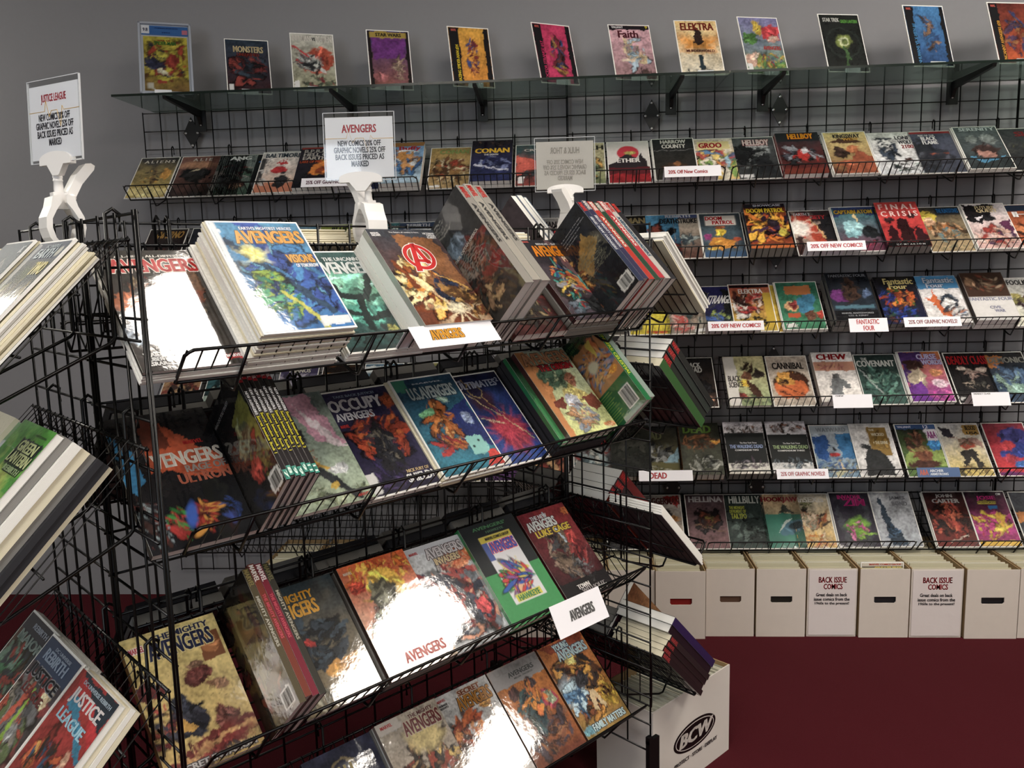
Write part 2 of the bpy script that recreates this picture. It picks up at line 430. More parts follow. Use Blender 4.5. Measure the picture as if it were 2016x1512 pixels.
# ceiling panels, out of frame above
def ceiling_light(x, y, sx, sy, lab, e=1.0):
    t = thing('ceiling_light', lab, 'ceiling light', T(x, y, ZC), 'recessed ceiling panels')
    MB().box(-sx / 2 - .03, -sy / 2 - .03, -.03, sx / 2 + .03, sy / 2 + .03, -.002).build('frame', m_white, t)
    MB().box(-sx / 2, -sy / 2, -.036, sx / 2, sy / 2, -.031).build('diffuser', mat('lamp_diffuser_%g' % e, 'fff', emit=('fff6ea', LAMP_E * e)), t)
ceiling_light(1.92, -1.83, .62, .34, 'narrow ceiling panel above the foreground rack')
ceiling_light(3.82, -1.75, .62, .86, 'ceiling panel above the red carpet')
ceiling_light(5.25, -1.75, .62, .80, 'ceiling panel farthest to the right')
ceiling_light(3.6, -4.0, 1.2, .6, 'ceiling panel near the shop front, right')
ceiling_light(.9, -4.3, 1.2, .6, 'ceiling panel behind the photographer')

# ================================================================== wire grid panels
def wire_mesh(L, r=0.0024, axis='x'):
    p = [(0, 0, 0), (L, 0, 0)] if axis == 'x' else [(0, 0, 0), (0, 0, L)]
    return MB().tube(p, r, 6).mesh('wire', m_black, True)
def grid_panel(root, M0, cols, pitch, z0, rows, over=0.004, double=()):
    """wires of one panel as children of root; M0: panel frame, x along; rows: list of heights"""
    Lx = cols * pitch; zt, zb = max(rows), z0
    hm = wire_mesh(Lx + 2 * over); vm = wire_mesh(zt - zb + over * 2, axis='z')
    inv = root.matrix_world.inverted()
    for z in rows: link('horizontal_wire', hm, root, inv @ M0 @ T(-over, 0.0024, z))
    xsx = [i * pitch for i in range(cols + 1)] + list(double)
    for x in xsx: link('vertical_wire', vm, root, inv @ M0 @ T(x, -0.0024, zb - over))

PITCH = 0.0762
ROWA = 2.124
def wz(r): return ROWA - PITCH * r
WP0 = [0.0, 24.065 * PITCH, 48.13 * PITCH]
PLAB = ['black wire grid panel on the wall left of the panel seam', 'black wire grid panel on the wall right of the middle seam', 'black wire grid panel at the right edge of the photo']
for k, x in enumerate(WP0):
    g = thing('grid_panel', PLAB[k], 'wire panel', T(x, 0, 0), 'wire grid panels on the wall')
    dz = 0.0 if k == 0 else 0.005
    grid_panel(g, T(x, 0, 0), 24 if k < 2 else 10, PITCH, wz(26) + dz, [wz(r) + dz for r in range(-1, 27)])

# diamond wall brackets
dia = MB().prism([(-.036, 0), (0, -.066), (.036, 0), (0, .066)], 'y', -.012, -.007)
dia.box(-.008, -.008, -.008, .008, .044, .008)
dia_me = dia.mesh('diamond_plate', m_blackm)
scr_me = MB().lathe([(0.0055, 0), (0.005, .002), (0.002, .003)], 8).mesh('screw', m_screw)
DI = [(.215, 2.111, 'under the glass shelf, far left'), (2.183, 2.114, 'under the glass shelf, left of the panel middle'), (2.708, 2.12, 'under the glass shelf, right of a shelf bracket'),
      (2.705, 1.531, 'between second and third wall shelf'), (2.703, 1.076, 'above the fourth wall shelf'), (2.275, .515, 'above the bottom wall shelf, left'), (2.642, .515, 'above the bottom wall shelf, right')]
for x, z, lab in DI:
    t = thing('diamond_bracket', 'black diamond shaped wall bracket ' + lab, 'bracket', T(x, 0, z), 'diamond wall brackets')
    pl_ = link('plate', dia_me, t)
    for sx, sz in ((-.026, 0), (.026, 0), (0, .052), (0, -.052)): link('screw', scr_me, pl_, T(sx, -.012, sz) @ RX(R(90)))

# ================================================================== sloped wire shelves
C45 = math.sqrt(.5)
def shelf(M, L, label, group, ext=0.0, nbr=5, big=False):
    """M: frame on the grid plane at the hook row, x along the shelf, -y outwards"""
    t = thing('wire_shelf', label, 'wire shelf', M, group)
    zt = -.038; e = ext * C45
    B = (-.206 - e, zt - .191 - e); lt = (B[0] - .053, B[1] + .053)
    r = .0030 if big else .0028; rw = .0017
    MB().tube([(0, -.012, zt), (L, -.012, zt)], r, 6).build('top_rail', m_black, t, True)
    MB().tube([(0, -.008, zt - .145), (L, -.008, zt - .145)], r * .8, 6).build('back_rail', m_black, t, True)
    MB().tube([(0, B[0], B[1]), (L, B[0], B[1])], r, 6).build('front_rail', m_black, t, True)
    c = .012
    pl = [(0, B[0], B[1])] + [(0 + 0.0, lt[0] + c * C45, lt[1] - c * C45), (c * .4, lt[0] + c * .3, lt[1] - c * .3), (c, lt[0], lt[1]),
          (L - c, lt[0], lt[1]), (L - c * .4, lt[0] + c * .3, lt[1] - c * .3), (L, lt[0] + c * C45, lt[1] - c * C45), (L, B[0], B[1])]
    MB().tube(pl, r, 6).build('lip_rail', m_black, t, True)
    mid = MB()
    for f in (.33, .7): mid.tube([(0, -.012 + (B[0] + .012) * f, zt + (B[1] - zt) * f - .004), (L, -.012 + (B[0] + .012) * f, zt + (B[1] - zt) * f - .004)], .0022, 5)
    mid.build('cross_rail', m_black, t, True)
    n = max(4, round(L / .0254)); d = L / n; mb = MB()
    for i in range(n + 1):
        x = min(max(i * d, .001), L - .001); xo = x + (d * .5 if i % 2 else -d * .5); xo = min(max(xo, 0), L)
        mb.tube([(xo, -.008, zt - .145), (xo, -.008, zt - .03), (x, -.012, zt + .004), (x, B[0], B[1] + .003), (x, lt[0], lt[1])], rw, 4, cap=False)
    tag(mb.build('deck_wires', m_black, t, True), kind='stuff')
    hooks = MB()
    for i in range(nbr):
        x = .1 + (L - .2) * i / max(1, nbr - 1)
        h = MB().tube([(x, .012, -.022), (x, .013, .004), (x, .003, .012), (x, -.008, .004), (x, -.009, zt - .145), (x, -.016, zt - .152), (x, B[0] + .03, B[1] - .022), (x, B[0] + .012, B[1] - .024), (x, lt[0], lt[1])], r, 6)
        h.build('bracket', m_black, t, True)
    return t
def deck(MF, zrow, ext=0.0, x0=0.0):
    e = ext * C45
    return MF @ T(x0, -.206 - e, zrow - .038 - .191 - e) @ RX(R(45))

RN = {1: 'top', 5: 'second', 9: 'third', 13: 'fourth', 17: 'fifth', 21: 'bottom'}
SPAN = [(.018, 1.225, 'left'), (1.264, 2.442, 'middle'), (2.469, 3.69, 'right'), (3.72, 4.6, 'far right')]
I4 = Matrix.Identity(4)
for r in RN:
    for a, b, nm in SPAN:
        if r == 21 and nm == 'right':
            for a2, b2, q in ((2.39, 3.235, 'third from left'), (3.255, 4.05, 'rightmost')):
                shelf(T(a2, 0, wz(r)), b2 - a2, 'black sloped wire shelf, %s in the bottom wall row' % q, 'wire shelves on the wall')
            continue
        if r == 21 and nm == 'far right': continue
        if r == 21 and nm == 'middle': b = 2.365
        shelf(T(a, 0, wz(r)), b - a, 'black sloped wire shelf in the %s wall row, %s section' % (RN[r], nm), 'wire shelves on the wall')
def wdeck(r): return deck(I4, wz(r))

# ================================================================== free-standing display rack
TH = R(47)
E_ = Vector((math.cos(TH), math.sin(TH), 0)); N_ = Vector((-E_.y, E_.x, 0)); M_ = -N_
J1 = Vector((.994, -2.27, 0)); J2 = J1 + E_ * 1.2; PLF = J1 + M_ * .265; PRF = J2 + M_ * .265; LB = J1 + N_ * .345; RB = J2 + N_ * .345
ZT = 1.605
def rz(k): return ZT - PITCH * k
MFA = T(*J1) @ RZ(TH); MFL = T(*LB) @ RZ(TH - R(90)); MFR = T(*PRF) @ RZ(TH + R(90)); MFB = T(*J2) @ RZ(TH + R(180))
rack = thing('display_rack', 'free-standing black wire grid rack in the foreground', 'display rack', T(*(J1 + E_ * .6)))
rows = [rz(k) for k in range(19)]
grid_panel(rack, MFA, 16, .075, rz(18), rows)
grid_panel(rack, MFL, 8, .0762, rz(18), rows, double=(.6228,))
grid_panel(rack, MFR, 8, .0762, rz(18), rows)
inv = rack.matrix_world.inverted()
pole = MB().tube([(0, 0, .1), (0, 0, ZT)], .0065, 8).mesh('pole', m_black, True)
for P in (J1 + N_ * .012 + E_ * .008, J2 + N_ * .012 - E_ * .008): link('pole', pole, rack, inv @ T(*P))
foot = MB().box(-.022, -.006, 0, .022, .006, .265).box(-.022, -.12, 0, .022, .12, .012)
foot.box(-.022, -.0065, .255, -.008, .0065, .275)
foot_me = foot.mesh('foot', m_blackm)
for P in (PLF, PRF - E_ * .0, LB, RB): link('foot', foot_me, rack, inv @ T(*(P + E_ * .012)) @ RZ(TH))
FL = {'A': (MFA, .05, 1.15, {0: .035, 4: 0, 9: 0, 14: 0}, 'front'), 'L': (MFL, 0.0, .61, {0: .032, 4: .035, 9: .035}, 'left'), 'R': (MFR, 0.0, .61, {0: 0, 4: 0, 9: 0, 14: 0}, 'right'), 'B': (MFB, 0.02, 1.15, {0: 0, 4: 0, 9: 0}, 'back')}
ORD = {0: 'top', 4: 'second', 9: 'third', 14: 'lowest'}
DK = {}
for f, (MF, x0, L, rr, nm) in FL.items():
    for k, ext in rr.items():
        shelf(MF @ T(x0, 0, rz(k)), L, 'black sloped wire shelf, %s on the %s face of the foreground rack' % (ORD[k], nm), 'wire shelves on the foreground rack', ext, 5 if L > 1 else 3, True)
        DK[(f, k)] = deck(MF, rz(k), ext)

# ================================================================== comics on the wall shelves
def W(r, x, look, ops, texts=(), tp=0, t=.0035, under=0, w=None, h=None, sp='222', pg='w', y=.001, n=(44, 68)):
    w = w or (.168 if tp else .173); h = h or (.258 if tp else .264)
    D = wdeck(r); rn = RN[r]; z = .004
    if tp:
        for k in range(under):
            plain(D @ T(x + .001 * ((k * 7) % 3 - 1), y, z), w, h, t * .93, pg, 'copy beneath the ' + look + ', %s wall shelf' % rn, 'graphic novels stacked under the one on top', 'graphic_novel', 'graphic novel'); z += t
        return book(D @ T(x, y, z), w, h, t, ops, texts, 'graphic_novel', look + ' on the %s wall shelf' % rn, 'graphic novel', 'graphic novels on the %s wall shelf' % rn, n, sp, sp, False, pg)
    if under == 1: under = 0
    for k in range(under):
        plain(D @ T(x - .004 + .003 * ((k * 5) % 3), y + .002 * (k % 2), z), w, h, .003, 'w', 'bagged comic beneath the ' + look + ', %s wall shelf' % rn, 'bagged comics stacked under the one on top'); z += .0036
    return book(D @ T(x, y, z), w, h, t, ops, texts, 'comic_book', look + ' on the %s wall shelf' % rn, 'comic', 'comics on the %s wall shelf' % rn, n, bag=True)

SK = ['caa', '865', '432', 'a75', 'd9b38c']
# ---- top row
W(1, -0.009, 'dark comic with ochre smoke and thin spaced title', [('g', 'b9a35a', '2e2c2a', .3), ('m', .45, .5, .3, .2, ['3a2c20', '6b5530', 'c89a3c', '221d1a'], 14), ('e', .8, .55, .12, .25, 'c08a34'), ('e', .45, .12, .45, .2, 'cdbf7e')], [('A L I E N S', .12, .86, .92, .93, 'd8d2c4')], under=1)
W(1, 0.174, 'comic with reddish glow over a black rounded shape', [('g', '1c1a1c', '7a5148', .3), ('e', .5, .55, .42, .32, '151315'), ('e', .5, .78, .5, .12, 'a87a5c', 0, .8), ('s', 'cdbf9e', .35, .6, .55, .66, .02)], [('A L I E', .3, .88, .8, .95, 'c9c2b8')], under=1)
W(1, 0.297, 'black comic with a white letter half hidden', [('g', '0c0c0d', '17161a'), ('e', .5, .3, .2, .2, '2a2a2c')], [('A', .72, .84, .82, .92, 'ddd')])
W(1, 0.338, 'grey and green comic with a white upright band', [('g', '4c6a58', '9aa7a4'), ('m', .5, .55, .4, .3, ['33414a', 'a33c3c', '5b7d6b', '222', 'c9c2bb'], 18), ('e', .62, .25, .3, .2, '3a2420'), ('e', .62, .2, .17, .14, 'c99b7c'), ('r', 0, 0, .12, .6, 'd6d2cc')], [('ANG', .3, .87, .85, .96, 'dfe4e2')], under=1)
W(1, 0.460, 'black comic with a small blue triangle', [('g', '0b0b0d', '131418'), ('e', .5, .25, .25, .2, '24262a'), ('p', '2d62a8', (.32, .8), (.8, .8), (.55, .93))], [('ALIEN', .42, .76, .75, .79, '5d86b8')], under=1)
W(1, 0.532, 'white comic with red crown mark and dark standing shadow', [('g', 'c9a58e', 'd9d6d2'), ('r', .0, .0, 1, .22, 'c2795c'), ('r', 0, .2, .12, .85, '3c3b3d'), ('m', .15, .5, .12, .45, ['33333a', 'c9c6c2'], 12), ('p', 'b3262c', (.4, .7), (.45, .8), (.5, .74), (.55, .83), (.6, .74), (.66, .8), (.68, .7)), ('e', .52, .55, .2, .15, 'b3262c', 0, .1, .1), ('e', .62, .28, .17, .25, '26262a'), ('e', .62, .47, .06, .05, '26262a')], [('BALTIMORE', .08, .86, 1.0, .97, '3d4a55')], under=2)
W(1, 0.706, 'dark graphic novel with an orange flame shape', [('g', '17151c', '2a2430'), ('e', .62, .48, .22, .32, 'e0832c', -35), ('e', .62, .42, .1, .16, '8a3c1c', -35), ('r', 0, .96, 1, 1, '9a3328')], [('B.P.R.D.', .1, .86, .72, .94, 'b9b4ae'), ('HELL ON', .1, .77, .85, .85, 'b9b4ae'), ('EARTH', .1, .68, .7, .76, 'b9b4ae'), ('LAKE OF FIRE', .05, .6, .6, .66, 'b4502c')], tp=1, t=.016, under=1, sp='1a1820')
W(1, 0.891, 'navy graphic novel half hidden by the white sign', [('g', '1c2340', '3a3344'), ('m', .5, .5, .4, .4, ['6b2e3a', '27345a', '8a5a3a'], 14)], [], tp=1, t=.014)
W(1, 1.065, 'blue and white graphic novel with brown top band', [('g', 'a9c3d4', '4c7fb0'), ('m', .5, .5, .45, .35, ['3d6d9f', 'd0d8dc', 'b8803c', '355d8c', 'c98f50'], 22), ('r', 0, .9, 1, 1, '9a6a34'), ('p', 'cfd9dc', (.3, .7), (.6, .88), (.9, .7), (.6, .78))], [('Buffy', .38, .78, .92, .9, 'b3343c')], tp=1, t=.02, under=1, sp='7a4a30')
W(1, 1.255, 'tan comic crowded with brown figures', [('g', 'a58a5c', 'a88a4c'), ('m', .5, .42, .42, .34, ['6b4426', '8f6a3c', 'b59a6c', '4c2f1c', '9a3c28', 'd2c09a'], 34), ('r', .03, .02, .3, .07, 'ddd')], [('CONAN', .22, .84, .95, .95, '8a9a5c')], under=1)
W(1, 1.435, 'dark blue graphic novel with yellow title', [('g', '2a3058', '1c1420', .4), ('m', .55, .45, .35, .25, ['6d78a0', '9aa3bd', '3a4270', '22264a'], 18), ('m', .5, .92, .45, .08, ['3a2420', '6b5044', '20181c'], 12), ('s', 'b9bccb', .1, .4, .9, .25, .02)], [('CONAN', .08, .68, .92, .8, 'd3ad3c'), ('THE DEATH', .3, .62, .65, .66, 'ccc')], tp=1, t=.018, under=1, sp='15131c')
W(1, 1.613, 'teal comic with coral sky', [('g', '8a3c36', '3f585c', .5), ('p', 'c95a4c', (0, .2), (.9, .35), (1, .75), (.5, .6), (0, .75)), ('m', .4, .2, .5, .2, ['20282a', '2d3c40', '54302c'], 14), ('r', .05, .05, .2, .2, 'ddd')], [('CRYPT', .2, .84, .8, .9, 'c9c0bd')], under=1)
W(1, 1.811, 'olive and cream comic beside the see-through sign', [('g', '6f7a56', 'c7bd92'), ('m', .5, .4, .45, .4, ['5c6b50', '8b9a78', '2f3a2c', 'b3a878', 'c89a4c'], 26)], [('DEPT.H', .12, .82, .98, .93, '3c3c34')], under=1)
W(1, 1.992, 'white comic with a red sun and black mound', [('g', 'a3262c', 'd6d2cd'), ('r', 0, .28, 1, 1, 'd3cfca'), ('e', .5, .72, .27, .27, 'c2283c', 0, .05, .05), ('p', '2c262a', (0, .42), (.2, .5), (.3, .6), (.5, .72), (.62, .62), (.75, .58), (.82, .72), (.95, .45), (1, .3), (0, .28)), ('e', .55, .72, .14, .06, 'a39a4c'), ('p', '8f1c24', (0, 0), (1, 0), (1, .3), (0, .3)), ('p', '5a1f26', (0, .2), (1, .2), (1, .36), (0, .36))], [('ETHER', .22, .48, .78, .58, 'e8e4e0')], under=1)
W(1, 2.177, 'black comic with pale two line title and white tag below', [('g', '33302c', '1d1e20'), ('e', .5, .3, .3, .2, '3c2c22'), ('e', .55, .38, .1, .08, '8a5a34'), ('s', '888', 0, .72, 1, .72, .006)], [('HARROW', .2, .88, .82, .97, 'cfcdc6'), ('COUNTY', .22, .76, .8, .86, 'cfcdc6')], under=2)
W(1, 2.339, 'pastel crowded comic with red round title', [('g', 'd3b26a', 'c9bfae'), ('m', .5, .4, .48, .45, ['d98a3c', '5c8ab8', 'e0c46c', 'b8504c', '7a9a50', 'd8d0bc', '4c5a7a'], 44), ('r', .12, .74, .9, .93, 'd8c98a'), ('e', .8, .45, .06, .25, '9ac0d6')], [('GROO', .16, .77, .72, .9, 'a3202c')], under=1)
W(1, 2.504, 'dark snowy comic with white and red title', [('g', '26282a', '4a4e50'), ('e', .6, .66, .28, .22, '8f9596'), ('m', .4, .5, .4, .35, ['1c1d1f', '33383a', '191a1c', '6d7272'], 20), ('p', '17181a', (.0, .75), (.4, .95), (.45, .6), (.2, .3), (0, .4)), ('p', '202225', (.45, .1), (.55, .5), (.7, .62), (.85, .4), (.9, .1)), ('r', .03, .02, .35, .1, 'ccc')], [('HELLBOY', .25, .8, .88, .94, 'd6d0cc', 'a02c34'), ('WINTER SPECIAL', .3, .75, .86, .79, 'bbb')], under=1)
W(1, 2.680, 'black graphic novel with red spine and orange title', [('g', '5a201c', '24252c'), ('m', .5, .45, .42, .22, ['17171a', '42454f', '8a8f98', '1c1d22', '9a2420'], 22), ('e', .52, .45, .12, .2, 'a6241f'), ('e', .6, .55, .08, .12, 'b9bbc0'), ('r', 0, .78, 1, 1, '1c1d22'), ('r', 0, 0, 1, .13, '6b2c22')], [('HELLBOY', .28, .84, .86, .97, 'e2a02c', '8a2c1c')], tp=1, t=.022, sp='8a1c20', w=.172)
W(1, 2.872, 'cream comic with two reddish brown reclining shapes', [('g', '5c2e20', 'cdb877'), ('p', '4a2e20', (.02, .75), (.3, .82), (.6, .86), (.95, .7), (.6, .74), (.3, .72)), ('e', .3, .5, .17, .2, '2e1f1a', 20), ('e', .6, .58, .14, .14, 'a8643c'), ('p', '8f4a30', (.35, .2), (.7, .55), (1, .4), (1, 0), (.3, 0)), ('e', .42, .25, .35, .13, '9c5436')], [('KINGSWAY', .22, .85, .86, .95, '26262a'), ('WEST', .42, .79, .8, .85, 'b58a3c')], under=3)
W(1, 3.053, 'white comic with a dark tree shape and red side title', [('g', 'c9cdd2', 'd3d2cf'), ('m', .35, .62, .22, .35, ['262c36', '3c4656', '1c2028'], 22), ('m', .7, .15, .3, .14, ['34423c', '22262a', '5c7a6c', '3c3c3c'], 14), ('e', .75, .32, .1, .07, '3a2420')], [('LONE', .62, .82, .97, .91, '33343a'), ('WOLF', .66, .71, .98, .8, '33343a'), ('2100', .7, .6, .98, .69, '8a3a3c')], under=1)
W(1, 3.214, 'slate comic with white boxed title and red top band', [('g', '3c404c', '44485a'), ('e', .2, .4, .3, .6, '26282e'), ('e', .55, .4, .3, .25, '2c2e36'), ('e', .42, .45, .08, .04, '7a4030'), ('e', .72, .45, .08, .04, '7a4030'), ('r', 0, .95, 1, 1, '8a2426')], [('RISE OF THE', .22, .88, .6, .92, 'ccc'), ('BLACK', .26, .78, .62, .87, 'ddd'), ('FLAME', .26, .68, .62, .77, 'ddd')], under=1)
W(1, 3.389, 'grey comic with a fur-hooded face shape and blue collar', [('g', '2c3234', '4c5658'), ('e', .3, .7, .16, .14, '6d7674'), ('e', .68, .7, .18, .16, '717a78'), ('e', .5, .42, .32, .24, '3a2c2a'), ('e', .48, .33, .2, .14, 'a3786c'), ('p', '4c8cb0', (.1, .3), (.4, .2), (.85, .25), (.9, .32), (.6, .16), (.3, .14))], [('SERENITY', .12, .9, .95, .98, 'b9c2c4')], under=4)
W(1, 3.561, 'black comic with faint red script at the right edge', [('g', '2a2c2e', '333638'), ('m', .4, .5, .3, .2, ['5a5a40', '3a3c3a'], 8)], [('SLA', .4, .8, .95, .92, '7a2c30')], under=1)
# ---- second row
W(5, 0.003, 'black comic with a slanted gold title behind the rack', [('g', '1c1416', '241a1a'), ('e', .5, .35, .2, .25, '5a2c24')], [('INFERNO', .2, .78, .9, .95, 'b08a4c', None, .06)])
W(5, 0.195, 'dark comic behind the tall white stack', [('g', '1c2028', '2c2e36'), ('m', .5, .5, .4, .4, ['4a3040', '2c3850'], 10)], [])
W(5, 0.391, 'grey green comic behind the tall white stack', [('g', '3a4a44', '56605a'), ('m', .5, .5, .4, .4, ['8a4a40', '4c6a70'], 10)], [])
W(5, 0.577, 'sky blue and sand comic with red title strokes', [('g', 'c0956a', '6ca6c8'), ('m', .5, .6, .45, .3, ['a8c8da', '4c88b0', 'c9d6da', 'b88a60'], 24)], [], under=1)
W(5, 0.761, 'yellow green comic with a blue banner', [('g', 'a9b04c', '8a9a44'), ('m', .5, .4, .45, .45, ['1c2a20', 'c2c46c', '27402c', '1b1f1c', '9aa850'], 40), ('r', .1, .72, .95, .82, '2c6aa0')], [('BLUE', .3, .84, .72, .93, '15181c'), ('BEETLE', .2, .73, .9, .8, '15181c')], under=1)
W(5, 0.940, 'teal comic with a pale ring behind the sign clip', [('g', '3a4a48', '3c7278'), ('e', .4, .35, .3, .25, '556260'), ('e', .5, .22, .22, .15, '93302e')], [('BA', .1, .83, .28, .93, 'cdd6d4'), ('ON', .75, .83, .95, .93, 'cdd6d4')], under=1)
W(5, 1.101, 'white comic with red strokes and a blue top band', [('g', 'c9d0d2', 'd3d6d6'), ('r', 0, .84, 1, 1, '3a4a66'), ('p', 'b32c30', (.05, .4), (.2, .8), (.3, .5), (.5, .76), (.6, .55), (.4, .6), (.3, .35)), ('m', .7, .6, .25, .12, ['1c242c', '33404c'], 8)], [('REBIRTH', .2, .88, .8, .96, 'c9ccd2')], under=1)
W(5, 1.280, 'pink comic hidden behind tall hardcovers', [('g', '8a4a58', 'b98a90'), ('m', .5, .5, .4, .4, ['6a3040', 'c9a8a8'], 10)], [])
W(5, 1.454, 'green comic with pale lettering behind the hardcovers', [('g', '27403c', '3c6a50'), ('m', .5, .5, .4, .4, ['1c2c2c', '5c9a78', '2c5a60'], 14)], [], under=1)
W(5, 1.616, 'red comic with a grey band and black spidery title', [('g', '7a1c20', '9a9896'), ('r', 0, 0, 1, .7, 'a32c2e'), ('e', .5, .5, .35, .2, 'b8403c'), ('m', .6, .55, .2, .15, ['5a1c1e', 'c9a09a'], 8)], [('DEADMAN', .2, .78, .95, .92, '1f1c1e')], under=1)
W(5, 1.802, 'brown comic hidden behind leaning books', [('g', '3a2a24', '5a4438'), ('m', .5, .5, .4, .4, ['7a5a40', '2a1c1a'], 10)], [])
W(5, 1.983, 'dark brown comic with a pale curly title', [('g', '1c1816', '26221e'), ('m', .5, .4, .4, .3, ['4a3426', '6b4c34'], 12)], [('MAN', .5, .82, .98, .95, 'a0926c')], under=1)
W(5, 2.118, 'bright blue and black comic behind the rack post', [('g', '2c2c2e', '4c9ac8'), ('m', .5, .45, .4, .4, ['15171a', '2c2e30', 'c9c4bc', '7a3a30'], 18)], [], under=1)
W(5, 2.199, 'comic with black block title and red crouching shape', [('g', '5c3c34', '9a9486'), ('r', 0, .92, 1, 1, '3c4c7a'), ('m', .3, .3, .28, .22, ['a3242a', '7a1c22', 'c83c3c'], 16), ('m', .72, .42, .22, .18, ['5c6a6c', '33404a', '8c9896'], 14), ('e', .28, .48, .2, .12, 'c0a88c')], [('DEATHSTROKE', .05, .79, .97, .91, '141416'), ('REBIRTH', .2, .93, .82, .99, 'c2c8d4')], under=1)
W(5, 2.373, 'comic with an orange jacketed shape and boxed red title', [('g', '4a5c6a', '3a4a50'), ('r', 0, .7, 1, .98, '36424a'), ('r', .12, .72, .88, .95, 'cfc9c0'), ('e', .48, .3, .35, .2, 'd08a2c'), ('e', .47, .56, .12, .12, 'd8b428'), ('e', .47, .67, .12, .06, '8a4a28'), ('e', .12, .45, .08, .1, '9a3a7a'), ('e', .83, .4, .1, .08, 'b8502c'), ('r', 0, 0, 1, .12, '3c5c80'), ('e', .2, .2, .14, .06, 'd0a83c')], [('DOOM', .14, .84, .55, .93, 'b8242a'), ('PATROL', .3, .74, .82, .83, 'b8242a')], under=1)
W(5, 2.550, 'very thick graphic novel with fiery orange and black art', [('g', '8f3c14', '5c2a14'), ('r', 0, .92, 1, 1, '191a24'), ('m', .5, .5, .5, .4, ['d8781c', 'e8b02c', '241a2a', '3a2440', 'e0a02c', '1c1418', 'c8581c'], 54), ('e', .65, .55, .16, .12, '241c24'), ('e', .85, .35, .1, .12, 'cdb83c'), ('r', 0, 0, 1, .05, 'c86a2c')], [('DOOM PATROL', .06, .8, .96, .9, 'e2c43c', '2a1c14'), ('SHOWCASE', .24, .94, .9, .99, 'b9bbc9')], tp=1, t=.05, sp='2a2024', pg='d')
W(5, 2.744, 'red and white burst comic with a white price tag', [('g', '38201c', '3a2c2e'), ('p', 'b8442c', (0, .9), (.35, .95), (.8, .2), (.5, .2), (0, .5)), ('b', .15, .62, 'f0d8c4', 9, .7), ('e', .12, .6, .28, .26, 'efe6dc', 0, .4), ('p', '1c1c20', (.65, .8), (1, .9), (1, .3), (.75, .35)), ('s', 'd8a86c', .45, .85, .75, .35, .02)], [('EARTH 2', .1, .89, .5, .95, 'd0d4da'), ('SOCIETY', .25, .8, .85, .89, 'b3343a')], under=1)
W(5, 2.913, 'teal comic with a pale blue face shape and gold title', [('g', '6a2c44', '3c8088'), ('e', .4, .5, .24, .3, '8ec0c8', 10), ('e', .38, .38, .2, .12, '7aaab4'), ('e', .78, .4, .2, .2, '1c2226'), ('p', '2a3c6a', (0, .75), (.5, .9), (1, .78), (1, 1), (0, 1)), ('m', .45, .12, .45, .12, ['1c1820', 'a3304c', '8a2c50'], 14), ('p', 'e0c890', (.48, .95), (.56, .95), (.55, .6), (.5, .72))], [('CAPTAIN ATOM', .04, .84, .96, .93, 'd0b040', '3a2c1c')], under=4)
W(5, 3.083, 'thick bright red graphic novel with black standing shadows', [('g', '8f1a20', 'd8403c'), ('n', .35, 5), ('r', 0, 0, 1, .1, '151214'), ('p', '2a0f14', (.35, .12), (.4, .55), (.5, .66), (.62, .62), (.72, .4), (.7, .12)), ('p', '30121a', (.1, .12), (.14, .42), (.22, .5), (.3, .4), (.3, .12)), ('p', '30121a', (.72, .12), (.76, .4), (.84, .46), (.98, .2), (.95, .12)), ('e', .22, .6, .1, .08, '2a1418'), ('e', .8, .68, .14, .07, '2a1418')], [('F I N A L', .08, .83, .94, .95, 'f0d8d4'), ('C R I S I S', .08, .67, .94, .79, 'f0d8d4'), ('C O M P A N I O N', .2, .03, .85, .06, 'ccc')], tp=1, t=.04, sp='1c1416', pg='d')
W(5, 3.263, 'brown and yellow comic with a dark top and blue title', [('g', 'a8926c', '3c3a34'), ('e', .15, .78, .24, .22, 'd8c03c'), ('e', .2, .68, .12, .12, 'c89a78'), ('m', .55, .42, .4, .25, ['c09468', 'c87a3c', '6a8a90', 'd0a880', '6b5034', '4c3a2c'], 28), ('r', .4, .82, 1, 1, '25282c'), ('m', .6, .08, .4, .1, ['8a8460', '5c6a5c'], 8)], [('THE FLINTSTONES', .45, .86, .97, .96, '2c7ac0')], under=1)
W(5, 3.438, 'white comic with a black masked shape and pale title', [('g', 'd0a8a0', 'cfc9cc'), ('p', '17161a', (0, .98), (.75, .98), (.55, .7), (.3, .55), (0, .6)), ('p', 'd8d4da', (.0, .85), (.3, .62), (.45, .75), (.2, .7)), ('e', .52, .66, .13, .12, '1a1a1e'), ('m', .5, .25, .45, .25, ['d0a898', 'b8483c', 'dcc8be', 'a03c34', 'd8b0a0', '4a2c50'], 26), ('p', '5c2c4c', (.7, .55), (1, .65), (1, .35), (.8, .4))], [('FUTURE', .3, .87, .75, .95, 'd8c8a0'), ('QUEST', .3, .79, .8, .87, 'd8c8a0')], under=3)
W(5, 3.585, 'orange brown comic at the right edge', [('g', '7a3020', 'b8643c'), ('m', .5, .4, .4, .3, ['c87a4c', '3a2420'], 12), ('r', 0, .85, 1, 1, '26344a')], [('H', .3, .72, .7, .84, 'eee')], under=1)
